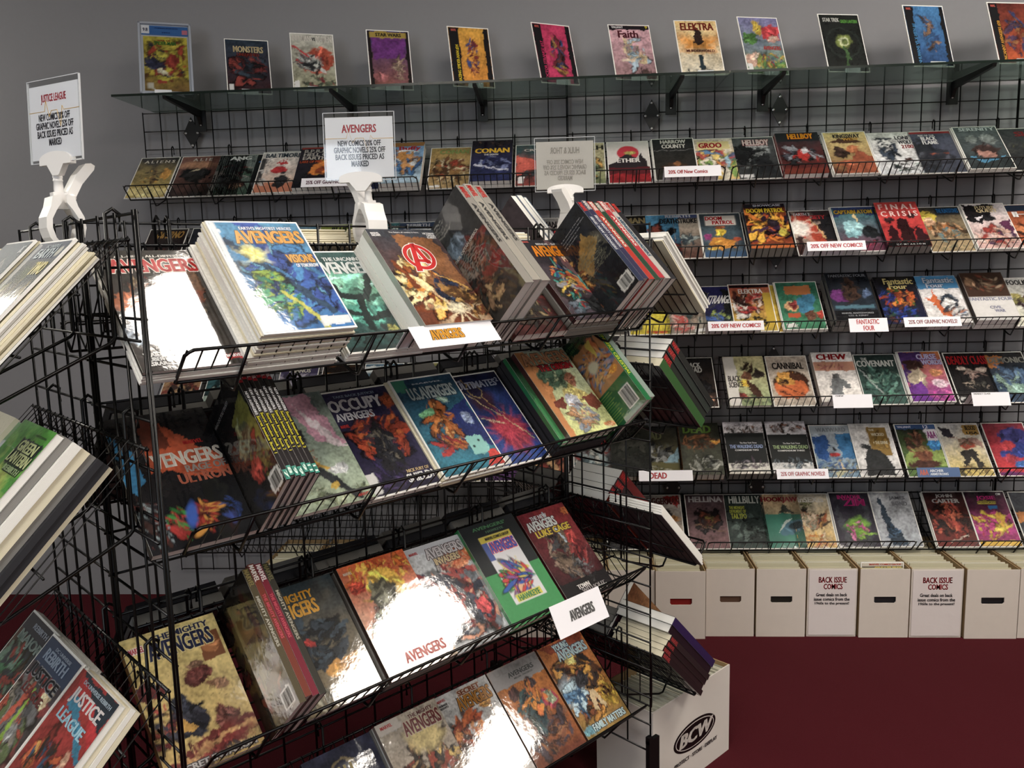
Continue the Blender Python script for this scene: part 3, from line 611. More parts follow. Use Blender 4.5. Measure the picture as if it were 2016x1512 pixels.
# ---- third row
W(9, 1.889, 'grey comic hidden low behind the rack shelf', [('g', '55504a', '6b665e'), ('m', .5, .5, .4, .4, ['8a7a60', '3a3430'], 10)], [])
W(9, 2.071, 'bright yellow comic with a grey round shape', [('g', 'c9b828', 'd2c53c'), ('e', .15, .3, .28, .35, '5a564e'), ('r', .4, .03, .9, .06, 'b8342c')], [], under=1)
W(9, 2.220, 'grey comic with scattered red flowers', [('g', '8a8478', '9a9488'), ('m', .3, .2, .35, .22, ['b84c44', 'd0a8a0', 'c8605a', '8a8478'], 26), ('m', .7, .4, .25, .2, ['3a4a50', '26302c', '8a7a6c'], 10), ('r', .7, .03, .95, .1, 'ddd')], [], under=1)
W(9, 2.371, 'dark blue comic with a slanted white title', [('g', '1c1c34', '23245a'), ('p', '3a3a4a', (.1, .4), (.9, .9), (.95, .95), (.3, .6)), ('p', '17191c', (.55, .95), (1, .9), (1, .1), (.6, .1)), ('m', .5, .25, .4, .25, ['2c3a40', '1b1c26', '3c5a9a', '8a9a50'], 20), ('r', 0, .02, .3, .1, '4a2c6a')], [('STRANGE', .14, .62, .72, .8, 'd8d8d8', None, .12)], under=1)
W(9, 2.526, 'yellow comic peeking out behind a red one', [('g', 'b8982c', 'c8ac34'), ('n', .2, 6)], [])
W(9, 2.498, 'red and white comic with a thin white slash title', [('g', 'c0a83c', 'a8483c'), ('p', 'd6d0c8', (0, .6), (.35, .7), (.45, .3), (.1, .25)), ('m', .45, .6, .4, .28, ['7a1c20', 'b83a38', '2a1a18', 'd8c0b0', '4a2420'], 30), ('m', .45, .18, .4, .15, ['2a2820', '1c1c18'], 14), ('r', .8, .05, 1, .8, 'c2a22c'), ('r', 0, .93, 1, 1, '1c1416')], [('ELEKTRA', .22, .8, .82, .9, 'eee8e4')], under=2)
W(9, 2.691, 'green comic with carved masks and an orange plaque', [('g', '3c7a5a', '2c6a54'), ('n', .25, 6), ('r', .2, .74, .82, .92, 'b8703c'), ('e', .3, .5, .19, .17, 'cfa070'), ('e', .34, .52, .13, .14, '7a2c2c'), ('e', .68, .32, .12, .24, '5a3a2c'), ('e', .92, .3, .1, .12, 'c04030'), ('r', .15, .24, .45, .33, 'b8502c'), ('p', '3a7a9a', (.6, .74), (.9, .74), (.8, .4), (.5, .3), (.45, .6)), ('r', .05, .03, .28, .11, 'dcdcd8')], [], under=4)
W(9, 2.886, 'thick black graphic novel with a dim brown hulking shape', [('g', '2a3440', '14151a'), ('e', .2, .5, .2, .2, '6a2c70'), ('m', .5, .6, .24, .26, ['4a342a', '3a2a24', '5c4436'], 18), ('e', .85, .55, .1, .12, '4a5c7a'), ('r', .05, .24, .95, .3, '4c7484'), ('r', 0, 0, 1, .2, '121317')], [('FANTASTIC FOUR', .08, .9, .95, .96, '6d7078'), ('MARVEL MASTERWORKS', .16, .13, .88, .16, '9a9ca0'), ('LEE & KIRBY', .3, .08, .75, .11, '8a8c90')], tp=1, t=.034, sp='222a30', under=1, pg='d', w=.172, h=.262)
W(9, 3.090, 'black graphic novel with fiery orange and blue figures', [('g', '1c2040', '1c1a16'), ('m', .5, .55, .4, .22, ['d0601c', 'e08a2c', '8a341c', 'b8481c', '2a5c2c'], 34), ('m', .4, .22, .45, .2, ['2446a8', '1c2c6a', '2c52b8', '6a3a2c', '2a4c40'], 26), ('m', .2, .55, .15, .2, ['2446a8', '1a2a60'], 8)], [('Fantastic', .22, .83, .92, .96, 'd8c88a'), ('Four', .32, .73, .75, .83, 'd8c88a')], tp=1, t=.02, sp='15161c', under=1, pg='d')
W(9, 3.253, 'white graphic novel with a blue title band and orange figure', [('g', 'dcd8d6', 'd8d6d8'), ('r', 0, .72, 1, 1, '3c84b8'), ('p', 'd0642c', (.1, .52), (.25, .5), (.35, .72), (.4, .5), (.5, .3), (.7, .05), (.4, .2), (.25, .4)), ('e', .66, .45, .2, .26, '2c3440', 0, .1), ('e', .62, .42, .13, .16, 'd6d4d2'), ('m', .7, .22, .22, .16, ['a85c34', 'c0764a', '5c7a9a', 'd0d0d0', '3a4450'], 18)], [('Fantastic', .2, .84, .92, .96, 'cfd8e8', '24304a'), ('Four', .24, .74, .65, .84, 'cfd8e8', '24304a')], tp=1, t=.02, sp='2c6a9a', under=1)
W(9, 3.435, 'white graphic novel with a dark painted top half', [('g', 'd8d4d0', '3a2a22'), ('r', 0, 0, 1, .48, 'd8d6d4'), ('r', 0, .48, 1, 1, '402c22'), ('m', .5, .74, .45, .2, ['5c4030', '2a1c18', 'a89078', '7a3c28', '6b5844'], 26), ('e', .17, .8, .13, .16, '8a6a50'), ('r', 0, 0, 1, .03, 'bbb')], [('FANTASTIC FOUR', .0, .4, 1.0, .47, '8a8ca0'), ('CIVIL', .4, .23, .68, .29, '8a8ca0'), ('WAR', .48, .16, .72, .22, '8a8ca0')], tp=1, t=.026, sp='3a2a22', under=1)
W(9, 3.600, 'cream comic with black bouncing title and red shapes', [('g', 'd0d0bc', 'c9c8c6'), ('m', .6, .4, .35, .35, ['6a2c2c', '3a2a30', '8a3a30', '4a3c44', '8a844c'], 22), ('e', .28, .62, .12, .08, '9a9050')], [('FOOLKILLER', .2, .85, 1.0, .96, '1c1c1e')], under=2)
# ---- fourth row
FILL = [('dull red and tan', ['7a3028', 'b08a60', '3a2420']), ('dark teal', ['1c3438', '3a6a70', '8a9a90']), ('grey violet', ['3a3450', '6a6480', 'a8a0b0']), ('amber and black', ['b87a2c', '1c1614', '6a3a1c']), ('pale blue', ['8aa8b8', '4a6a80', 'c9d0d0']), ('olive', ['4a4c2c', '8a8650', '26281a']), ('brick red', ['8a2c24', '3a1616', 'c86a4c']), ('moss green', ['34502c', '1c2a1c', '7a9a5c']), ('dusty pink', ['a86a70', '5a3038', 'd0b0b0']), ('slate blue', ['2c3c5a', '5a6c8a', '1a2030']), ('sand', ['b09a70', '6a5a40', 'd0c4a0']), ('purple', ['4a2c5a', '8a5a9a', '241a2c'])]
def filler(r, us, o=0):
    for i, x in enumerate(us):
        nm, c = FILL[(i + o) % len(FILL)]
        W(r, x, '%s comic seen through the rack, %s from left' % (nm, ['first', 'second', 'third', 'fourth', 'fifth', 'sixth', 'seventh', 'eighth', 'ninth', 'tenth', 'eleventh'][i]), [('g', c[0], c[1]), ('m', .5, .5, .45, .45, c, 22), ('r', 0, .82, 1, .95, c[(i + 1) % 3])], [('THANOS', .2, .84, .8, .93, 'b8b4a8')] if r == 13 and i == 2 else [], under=1)
filler(13, [0.031, 0.228, 0.548, 0.737, 0.925, 1.112, 1.306, 1.490, 1.690, 1.881, 2.070])
W(13, 2.264, 'black comic with a stacked white title', [('g', '3a2c26', '1c1c1e'), ('p', '9aa6aa', (.1, .5), (.45, .6), (.5, .3), (.15, .2)), ('m', .62, .42, .25, .3, ['121214', '1c1c20', '17171a'], 16), ('e', .6, .15, .3, .1, 'a87c64')], [('BLACK', .28, .8, .7, .9, 'c9c9c6'), ('ROAD', .3, .69, .72, .8, 'c9c9c6')])
W(13, 2.479, 'white graphic novel with a tumbling dark and yellow group', [('g', '8a9a70', 'd0c894'), ('m', .6, .12, .4, .12, ['6a7a5c', 'a8a878', '4c5c40'], 14), ('m', .55, .78, .2, .12, ['33241c', '2a1c18', '4a342a'], 12), ('e', .82, .62, .14, .16, '2a221e'), ('e', .52, .56, .13, .13, '6a4430'), ('e', .45, .44, .14, .1, 'c8a02c'), ('p', '4a3024', (.5, .5), (.68, .45), (.85, .18), (.7, .15), (.55, .3)), ('e', .35, .2, .12, .06, '6a2a24'), ('r', 0, 0, .27, 1, 'd6d2cc')], [('BLACK', .06, .48, .36, .6, '33302e'), ('SCIENCE', .06, .36, .4, .47, '33302e')], tp=1, t=.012, sp='ccc8c2', w=.17)
W(13, 2.660, 'tan comic with a large orange oval scene', [('g', 'b5a898', 'b8aa9c'), ('e', .52, .42, .45, .42, '3a2418', 0, .05, .03), ('e', .5, .34, .42, .32, 'c8642c', 0, .1, .1), ('e', .42, .55, .26, .2, 'd99a3c'), ('p', '4a2a1c', (.5, .68), (.9, .55), (.92, .45), (.55, .5)), ('m', .3, .48, .14, .1, ['2a1a16', '3a241c'], 8), ('s', '5a2c1c', .3, .4, .8, .2, .02), ('s', '5a2c1c', .2, .3, .6, .12, .02)], [('CANNIBAL', .12, .73, .9, .87, '2c2826')], under=1)
W(13, 2.846, 'thick white graphic novel with a bold red title', [('g', 'dcd6d0', 'd8d4d2'), ('r', 0, .62, 1, .8, 'b8826a'), ('m', .5, .71, .48, .07, ['a8605c', 'c89a6c', '8a5048', 'c8787c'], 14), ('e', .5, .5, .09, .1, '4a4a4a'), ('p', '6d7072', (.28, .1), (.35, .45), (.62, .45), (.8, .28), (.6, .3), (.6, .05))], [('CHEW', .12, .84, .85, .96, '9a2024')], tp=1, t=.03, sp='c8c0b8')
W(13, 3.029, 'dark green comic with a pale serif title', [('g', '3c5c54', '2a3836'), ('m', .55, .5, .4, .3, ['5c8a7a', '3a5c54', '22302e', '8aa898', '6d9a8c'], 24), ('m', .5, .14, .4, .14, ['1c2a28', '6aa890', '2a3c38'], 14), ('s', 'a8b0ac', .05, .72, .45, .2, .016)], [('THE', .15, .88, .3, .94, 'c9ccc8'), ('COVENANT', .02, .75, .95, .88, 'd0d2ce')], under=1)
W(13, 3.209, 'purple and orange comic with a long bearded shape', [('g', '8a2c8a', 'c8743c'), ('p', '4a2c6a', (0, 1), (.55, 1), (.4, .5), (.1, .3), (0, .4)), ('e', .3, .72, .24, .2, '3a2420'), ('e', .3, .48, .22, .28, 'b0a088'), ('p', '6a2c8a', (0, .3), (.35, .4), (.5, 0), (0, 0)), ('e', .78, .36, .17, .14, 'e8c8d8'), ('e', .76, .55, .14, .14, 'b8784c'), ('m', .8, .12, .25, .12, ['c83c9a', 'e06ab0', '8a2c7a'], 14)], [('CURSE', .42, .84, .9, .95, 'c8c4e0', '5a3a8a'), ('WORDS', .5, .73, .99, .83, 'c8c4e0', '5a3a8a')], under=4)
W(13, 3.401, 'black comic with a slanted red title and a pale bare figure', [('g', '17171a', '1a1718'), ('m', .52, .58, .16, .14, ['c0aca0', 'a88c80', '8a7068'], 14), ('m', .55, .34, .3, .12, ['4a4a44', 'b0a090', '2a2a28'], 14), ('e', .3, .68, .12, .05, 'b8a498'), ('e', .78, .66, .13, .06, 'b8a498'), ('e', .08, .07, .07, .06, 'ccc')], [('DEADLY CLASS', .04, .76, .99, .94, 'b3242a')], under=1)
W(13, 3.553, 'blue grey comic with an orange corner and spiky title', [('g', '3c5068', '26221e'), ('p', 'c07a3c', (0, .95), (.5, .9), (.3, .65), (0, .7)), ('m', .5, .4, .45, .3, ['4a6484', '5c7896', '33485e', '8aa898'], 26), ('e', .6, .25, .2, .14, '8ab0a0')], [('DEMONIC', .12, .78, .98, .9, '8a8a84')], under=1)
# ---- fifth row
filler(17, [0.072, 0.275, 0.482, 0.678, 0.878, 1.076, 1.264, 1.457, 1.641], 4)
W(17, 1.834, 'grey blue comic with a small red mark behind the rack', [('g', '6a5048', '6f8088'), ('m', .5, .5, .42, .4, ['8a989a', '4a5a60', 'b0b0a8', '7a2c28', '3a4244'], 30), ('e', .7, .75, .09, .08, 'a82c2c')], [])
W(17, 1.994, 'dark graphic novel left of the bright price card', [('g', '1c1e1c', '24261f'), ('m', .5, .5, .4, .4, ['2c2e2a', '3a3a34'], 10)], [], tp=1, t=.03, sp='9a6a2c')
W(17, 2.115, 'black and grey graphic novel with jagged pale title', [('g', '6a6444', '1c1e1e'), ('m', .45, .5, .4, .25, ['2a2c2c', '4a4c4c', '8a8c8a', '141516'], 24), ('p', '7a9aa8', (.6, .3), (1, .6), (1, .25)), ('r', 0, .0, 1, .3, '5a5634'), ('m', .4, .16, .4, .12, ['8a8874', '33342a', 'a8a898'], 16)], [('DEAD', .05, .75, .6, .9, '6a6c4c')], tp=1, t=.012, sp='c0803c')
W(17, 2.290, 'dark graphic novel with green title over a brown crowd', [('g', '4a4c40', '26281f'), ('m', .5, .62, .42, .18, ['6a4228', '8a5a34', '4a3020', '33281e'], 30), ('m', .55, .2, .42, .2, ['8a8c84', '4a4c48', 'b0b0a4', '2a2c28'], 26), ('e', .9, .62, .08, .06, 'd08a2c')], [('DEAD', .1, .8, .8, .95, '5c7a34', '1c2414')], tp=1, t=.04, sp='8a5a2c')
W(17, 2.477, 'thick black graphic novel with a blue lined title', [('g', 'd0ccc0', 'c0bcc4'), ('m', .5, .86, .48, .1, ['2a2422', '4a3830', '1c1a1a', '6a4a38'], 22), ('r', 0, .2, 1, .78, '242626'), ('m', .5, .18, .48, .1, ['33343a', '5a4a58', '22242a', '8a848c'], 26)], [('THE WALKING DEAD', .1, .48, .92, .55, '8a9ac0'), ('COMPENDIUM TWO', .22, .43, .8, .46, 'd0d0d0'), ('The New York Times', .36, .57, .78, .6, 'bbb')], tp=1, t=.045, sp='1a1a1c', pg='d')
W(17, 2.656, 'thick black graphic novel with a green lined title', [('g', 'd0d0cc', 'b8b4bc'), ('m', .55, .88, .45, .12, ['4a3026', '8a5034', '26201e', '5a3a2c'], 22), ('r', 0, .2, 1, .74, '242626'), ('m', .5, .2, .48, .12, ['2a3038', '4a5864', '1f2226', '76848c'], 26)], [('THE WALKING DEAD', .1, .46, .96, .53, '9ab080'), ('COMPENDIUM THREE', .2, .41, .86, .44, 'd0d0d0'), ('The New York Times', .36, .55, .78, .58, 'bbb')], tp=1, t=.045, sp='1a1a1c', pg='d')
W(17, 2.851, 'blue street scene comic with a small red skirt shape', [('g', '6a8aa0', 'a8b0b8'), ('r', .0, .84, 1, 1, 'a8b2ba'), ('p', '27508a', (.0, .75), (.4, .8), (.35, .3), (0, .4)), ('p', '2c6a9a', (.6, .85), (1, .85), (1, .35), (.65, .35)), ('m', .5, .2, .48, .2, ['8aa0a8', '5a7a9a', 'a8a888', '4a6a9a', 'c0b08a', '3c5a8a'], 30), ('e', .48, .42, .1, .07, 'a82c2c'), ('e', .49, .54, .05, .07, '26242c')], [('WAYWARD', .15, .87, .9, .96, '8a9096')], under=1)
W(17, 3.017, 'white comic with a gold panel and black cloaked shape', [('g', 'd0cecd', 'cfcdcb'), ('r', .42, .38, .9, .93, '8a6c30'), ('m', .66, .65, .2, .2, ['a8843c', '6a5020', '9a7a34'], 14), ('p', '2a2c2e', (.15, .0), (.2, .35), (.35, .52), (.6, .5), (.82, .3), (.85, 0)), ('e', .3, .55, .14, .1, '26282a')], [('THE', .46, .86, .6, .9, 'd0c8b0'), ('WICKED', .5, .76, .82, .82, 'd0c8b0'), ('+ THE DIVINE', .5, .6, .86, .66, 'd0c8b0')], under=2)
W(17, 3.212, 'black comic with a blue top bar and brown lounging group', [('g', '5a7a3c', '1c1a1c'), ('p', '8aa050', (0, .35), (.3, .55), (1, .5), (1, .2), (0, .2)), ('r', .0, .91, 1, 1, '2c4a78'), ('m', .4, .62, .24, .26, ['4a3024', '6a4434', '33221c', '8a5c44'], 18), ('e', .85, .6, .15, .16, '2c78b8'), ('e', .8, .76, .07, .07, 'd0a04c'), ('e', .5, .4, .24, .18, '7a4a34'), ('e', .5, .52, .16, .08, '8a7044'), ('r', .72, .68, .98, .9, 'd0ccd4'), ('e', .45, .22, .4, .12, '4a2a22')], [('VALIANT', .05, .93, .4, .97, 'ccd'), ('12', .7, .92, .82, .98, 'ccd'), ('A&A', .74, .72, .96, .86, '8a3c7a')], under=1)
W(17, 3.387, 'pale comic with a striped flag and gold corner title', [('g', 'd0b860', 'd2d2d2'), ('p', '33303a', (.0, .95), (.3, .9), (.35, .7), (.1, .75)), ('p', 'a88478', (.2, .75), (.5, .7), (.9, .72), (1, .5), (.6, .62)), ('e', .58, .58, .16, .12, 'a84c38'), ('m', .55, .66, .14, .1, ['6a5c4c', '8a7460'], 8), ('p', '33302e', (.42, .48), (.72, .48), (.85, .15), (.7, .1), (.58, .38), (.42, .1), (.35, .15)), ('m', .5, .1, .48, .1, ['8a7448', 'a88c50', '4a4434'], 18), ('r', .62, .78, 1, .98, 'a8843c')], [('BLOOD', .68, .87, .94, .96, '2a2018'), ('USA', .68, .79, .96, .84, '2a2018')], under=1)
W(17, 3.576, 'red comic with deep blue swirling shape', [('g', 'c82c34', '7a2436'), ('e', .7, .7, .4, .3, '2c2c6a'), ('e', .6, .45, .42, .18, '2a3c8a', 20), ('e', .45, .55, .2, .12, 'b8343c'), ('e', .4, .3, .2, .12, 'a83040'), ('e', .6, .2, .2, .1, '2c5a9a'), ('r', 0, 0, 1, .06, '6a2c6a')], [], under=1)
# ---- bottom row
W(21, 1.972, 'dark comic low behind the rack wires', [('g', '2a2a2c', '3a3a3c'), ('m', .5, .5, .4, .4, ['5a5450', '22201f'], 10)], [])
W(21, 2.131, 'white comic with a red black title and dark suited shape', [('g', '8a7460', 'b8b4ae'), ('p', '9a2a28', (.5, 1), (1, 1), (.9, .75)), ('m', .45, .55, .3, .22, ['1c1c1e', '2a2628', '3a3432'], 16), ('e', .42, .68, .09, .09, 'c0a08c'), ('e', .75, .55, .2, .07, 'a8743c'), ('m', .6, .2, .35, .15, ['4a4440', '6a6058', '33302e'], 12)], [('TRIGGERMAN', .02, .82, .98, .95, '5a2422')], under=1)
W(21, 2.321, 'mauve comic with a dark spiked wheel shape', [('g', '7a5a5c', '4a3a40'), ('e', .52, .52, .38, .36, '1c1618', 0, .08, .7), ('m', .5, .52, .22, .2, ['5a2c20', '7a6a2c', '3a1c1a', '8a4430'], 18), ('s', '8a6a50', .15, .45, .95, .3, .01)], [('HELLINA', .08, .86, .95, .97, 'b0aeb0')], under=1)
W(21, 2.489, 'dark green comic with crooked white and lime titles', [('g', '3a4844', '26302e'), ('m', .55, .4, .4, .35, ['2a3432', '4a5a56', '1c2422', '5c6c66'], 26)], [('HILLBILLY', .12, .83, .92, .97, 'c9cec8'), ('THE MIDNIGHT', .1, .72, .5, .78, 'b0b84c'), ('DEVILMENT OF', .1, .65, .52, .71, 'b0b84c'), ('TAILYPO', .12, .54, .52, .64, 'b0b84c')], under=1)
W(21, 2.641, 'sea green comic with a ship and dark red title', [('g', '2c6a5c', 'c0a078'), ('r', 0, .0, 1, .62, '3c7a68'), ('n', .2, 5), ('p', '3a3c34', (.4, .64), (.9, .64), (.75, .7), (.6, .8), (.5, .7)), ('e', .75, .36, .34, .17, '4c7484', 25), ('e', .82, .4, .2, .09, '2a3a40', 25), ('p', 'b8c8c0', (.35, .25), (.6, .45), (.8, .55), (.55, .5))], [('HOOKJAW', .04, .83, .98, .95, '8a2028')], under=1)
W(21, 2.765, 'pale comic with warm reclining shapes and thin title', [('g', 'd0a850', 'c9c0aa'), ('m', .3, .8, .3, .14, ['6a7048', '4a5034', '8a8a5c'], 16), ('e', .38, .7, .14, .1, '241c1a'), ('m', .4, .5, .25, .2, ['c0a084', 'a87454', 'd8c0a4', '8a8a74'], 18), ('m', .75, .5, .16, .2, ['2a2022', 'c08a3c', '4a302a', 'a85c34'], 16), ('m', .5, .13, .48, .15, ['d8822c', 'e0b04c', 'c0602c', 'd8c09a'], 26)], [('InSEXts', .25, .84, .9, .94, 'd8d4cc')], under=1)
W(21, 2.941, 'dark purple comic with a pink jagged title and green glow', [('g', '2a2434', '2c2a34'), ('p', '3a3c44', (.05, .72), (.2, .8), (.3, 0), (.18, 0)), ('p', '3a3c44', (.95, .72), (.8, .8), (.72, 0), (.84, 0)), ('e', .52, .36, .3, .26, '6a9a34', 0, .5), ('m', .52, .3, .26, .2, ['8ab83c', 'c0408a', '5a8a2c', 'd878a8'], 16)], [('INVADER', .2, .88, .8, .96, 'a8246c'), ('ZIM', .32, .75, .86, .88, 'a8246c')], under=2)
W(21, 3.111, 'pale grey comic with a tall dark blue tapering shape', [('g', '9aa0a8', 'a8abb0'), ('p', '2a3a4a', (.25, .02), (.2, .55), (.18, .85), (.24, .93), (.28, .8), (.4, .45), (.62, .1), (.65, .02)), ('m', .38, .22, .16, .2, ['3a5a78', '4c7090', '1c2832'], 14)], [('JAMES', .48, .84, .88, .92, '76787e'), ('BOND', .52, .74, .9, .82, '76787e')], under=3)
W(21, 3.340, 'dark red smoky comic with a silver stacked title', [('g', '6a2420', '22181a'), ('m', .5, .45, .45, .4, ['7a2a20', '2a1614', 'a84030', '3a1c1a', 'c86444', '1a1214'], 40), ('s', 'c0b0a0', .3, .08, .8, .2, .014)], [('JOHN', .3, .88, .72, .96, 'a8a6a6'), ('CARTER', .18, .79, .86, .87, 'a8a6a6')], under=2)
W(21, 3.512, 'black and magenta comic with bright yellow dancers', [('g', '9a2c6a', '1c1a20'), ('p', 'a8307a', (0, .45), (.3, .62), (.6, .6), (1, .55), (1, .2), (0, .2)), ('m', .5, .38, .42, .26, ['d0b82c', 'e0cc4c', 'a8344c', 'c89a2c', 'b8307a'], 44), ('r', 0, 0, 1, .1, 'd0a82c'), ('r', .28, .77, .72, .82, 'c8b83c'), ('r', .5, .68, .72, .74, '2c78b8')], [('JOSIE', .28, .83, .75, .92, 'b82c7a'), ('PUSSYCATS', .3, .78, .7, .81, '222'), ('CW', .8, .93, .92, .97, 'ccc')], under=2)
W(21, 3.704, 'grey comic with an orange horizon at the right edge', [('g', '4a4c50', '3a3e46'), ('p', 'c07a3c', (0, .45), (1, .5), (1, .65), (0, .62))], [], under=1)

# ================================================================== comics standing on the glass shelf
gl = [(.05, 1.254, 'left'), (1.258, 2.435, 'middle'), (2.439, 3.66, 'right'), (3.664, 4.6, 'far right')]
for a, b, nm in gl:
    t = thing('glass_shelf', 'clear glass shelf above the wall racks, %s piece' % nm, 'glass shelf', T(a, 0, 2.204), 'glass shelf pieces')
    MB().box(0, -.345, 0, b - a, .02, .008).build('pane', m_glass, t)
    MB().box(0, -.3465, -.0004, b - a, -.345, .0084).build('front_edge', mat('glass_edge_dark', '1c2622', rough=.15), t)
bk = MB().prism([(0, 0), (0, -.085), (-.035, -.03), (-.335, -.012), (-.34, 0)], 'x', -.007, .007)
bk.box(-.022, -.012, -.088, .022, -.004, .0)
bk_me = bk.mesh('arm', m_blackm)
for x, lab in ((.26, 'far left'), (.92, 'second from left'), (1.476, 'third from left'), (2.262, 'fourth from left'), (2.637, 'fifth from left'), (3.397, 'at the right')):
    t = thing('shelf_bracket', 'black tapered bracket under the glass shelf, ' + lab, 'bracket', T(x, -.004, 2.203), 'brackets under the glass shelf')
    am = link('arm', bk_me, t)
    for z in (-.02, -.06): link('screw', scr_me, am, T(0, -.0125, z) @ RX(R(90)))

def easel(M, lab):
    t = thing('acrylic_easel', lab, 'display stand', M, 'clear easels on the glass shelf')
    MB().prism([(0, 0), (.02, 0), (.02, .018), (.023, .018), (.023, -.003), (-.105, -.003), (-.105, 0)], 'x', .06, .115).build('base', m_acryl, t) if False else None
    MB().box(.055, -.022, .0005, .118, .085, .003).build('base', m_acryl, t)
    MB().box(.055, -.025, .0005, .118, -.022, .022).build('front_lip', m_acryl_edge, t)
    MB().box(.06, .012, .003, .112, .016, .16).build('back_rest', m_acryl, t, M=RX(R(-16)))
def top_comic(x, y, yw, al, look, ops, texts, w=.173, h=.264, bag=True, t=.004, n=(48, 74)):
    M = T(x, y, 2.2165) @ RZ(R(yw)) @ RX(R(al)) @ T(0, .002, 0)
    b = book(M, w, h, t, ops, texts, 'comic_book', look + ' standing on the glass shelf', 'comic', 'comics displayed on the glass shelf', n, bag=bag)
    easel(T(x, y, 2.2125) @ RZ(R(yw)), 'clear easel holding the ' + look)
    return b
# graded slab in its plastic case
M = T(.146, -.30, 2.2165) @ RZ(R(20.7)) @ RX(R(67.3))
sl = thing('graded_comic_case', 'yellow comic sealed in a clear plastic case with a blue label', 'cased comic', M)
MB().box(0, 0, 0, .2, .33, .010).build('case', m_acryl, sl)
fr = MB()
for a in ((0, 0, .2, .008), (0, .322, .2, .33), (0, 0, .008, .33), (.192, 0, .2, .33)): fr.box(a[0], a[1], -.001, a[2], a[3], .012)
fr.build('case_rim', mat('case_rim', 'a7adb8', rough=.2), sl)
MB().box(.008, .008, .0015, .192, .322, .0025).build('inner_well', mat('case_well', 'b9bcc2', rough=.4), sl)
link('cover', sheet('cover', .165, .25, .004, paint(34, 52, [('g', '8a6a34', 'c8b82c'), ('m', .5, .5, .45, .4, ['b8a428', 'd2c43c', '7a2c20', 'a83c24', '2a2c40', 'c8b430'], 40), ('e', .22, .48, .2, .15, '23263c'), ('e', .65, .55, .14, .2, '8a2c20'), ('e', .4, .35, .1, .07, 'e0d8b0'), ('r', .06, .04, .2, .14, 'c9c4b4'), ('r', .28, .14, .5, .19, 'a8382c')], 5), .018, .018), sl)
MB().box(.012, .275, .003, .188, .318, .0045).build('blue_label', mat('label_blue', '3c6aa8', rough=.4), sl)
MB().box(.012, .28, .0045, .042, .318, .005).build('grade_tab', m_paper, sl)
MB().box(.165, .282, .0045, .186, .302, .005).build('hologram', mat('hologram', 'c8788a', rough=.2), sl)
letters('lettering', [('9.8', .018, .29, .036, .306, '1a2a50'), ('WEB OF', .07, .246, .12, .252, '8a2c20'), ('SPIDER-MAN', .058, .228, .14, .245, '3c7a34'), ('AMAZING', .06, .305, .15, .309, '203c78'), ('1993', .09, .284, .12, .289, '203c78')], lambda x, y, l: (x, y, .0052 + l), sl)
easel(T(.146, -.30, 2.2125) @ RZ(R(20.7)), 'clear easel holding the cased comic')
BAR = ('r', .03, .02, .14, .16, 'd6d6d6')
top_comic(.478, -.25, 21, 64, 'dark comic with a red and black jagged mass', [('g', '3a1c1e', '2c3c4c'), ('m', .5, .45, .4, .35, ['4a1c1e', '20242c', '6a2a2a', '33414e', '17181c', '8a3a34'], 34), BAR], [('MONSTERS', .18, .76, .88, .88, 'c8b890'), ('UNLEASHED', .26, .69, .78, .75, '7a2c24')])
top_comic(.746, -.25, 19, 68, 'pale comic with a big auburn sweep and red beam', [('g', '8a8a6c', 'b8b8ae'), ('e', .6, .52, .4, .3, 'a84a34', 20), ('e', .45, .5, .28, .22, 'b0b4ac'), ('m', .4, .5, .34, .2, ['2a2c30', '6a6c6c', 'c9ccc8', '3c4448', 'a83030'], 26), ('s', 'b82c34', .02, .78, .4, .6, .025), ('m', .6, .15, .35, .14, ['3a4438', '5c6a54', '8a3038'], 14), BAR], [('INHUMANS', .04, .87, .5, .97, 'd8d4cc'), ('vs', .5, .88, .58, .94, '3a3c3c'), ('X-MEN', .6, .86, .97, .97, 'e0dcd4')])
top_comic(1.049, -.22, 18, 71, 'purple framed comic with a gold top band', [('g', '8a5448', '2c2c6a'), ('p', '6a2c7a', (.1, .9), (.9, .95), (.9, .55), (.1, .5)), ('e', .25, .2, .2, .1, '9a5a5c'), ('m', .72, .35, .14, .26, ['b09a84', '8a7460', 'c0a890', 'a88a74'], 18), ('r', 0, .0, .08, 1, '1c1616'), ('r', .92, 0, 1, 1, '1c1616'), ('r', .06, .88, .94, .98, 'a8903c'), ('r', 0, 0, 1, .06, '2a2416'), ('r', .1, .01, .42, .06, 'd0d0cc')], [('STAR WARS', .2, .9, .82, .96, '1c1814')])
top_comic(1.38, -.21, 21, 72, 'orange comic with black side bars and a vertical yellow title', [('g', 'd88a24', 'd29a2c'), ('m', .55, .5, .13, .42, ['8a2c28', '3a4c8a', '7a2426', '2f3f78', '6a2c34'], 26), ('r', 0, 0, .25, 1, '17161a'), ('r', .88, 0, 1, 1, '17161a')], [('MARVEL', .07, .93, .2, .97, 'c05a50')])
top_comic(1.729, -.22, 28, 71, 'hot pink comic with black side bars', [('g', 'b82458', 'c02a5c'), ('m', .58, .5, .2, .4, ['5a2c2a', '2c4a7a', 'a07a34', '7a2c34', '2a1c20'], 26), ('r', 0, 0, .22, 1, '17161a'), ('r', .88, 0, 1, 1, '17161a')], [('MARVEL', .06, .93, .18, .97, 'c05a50')])
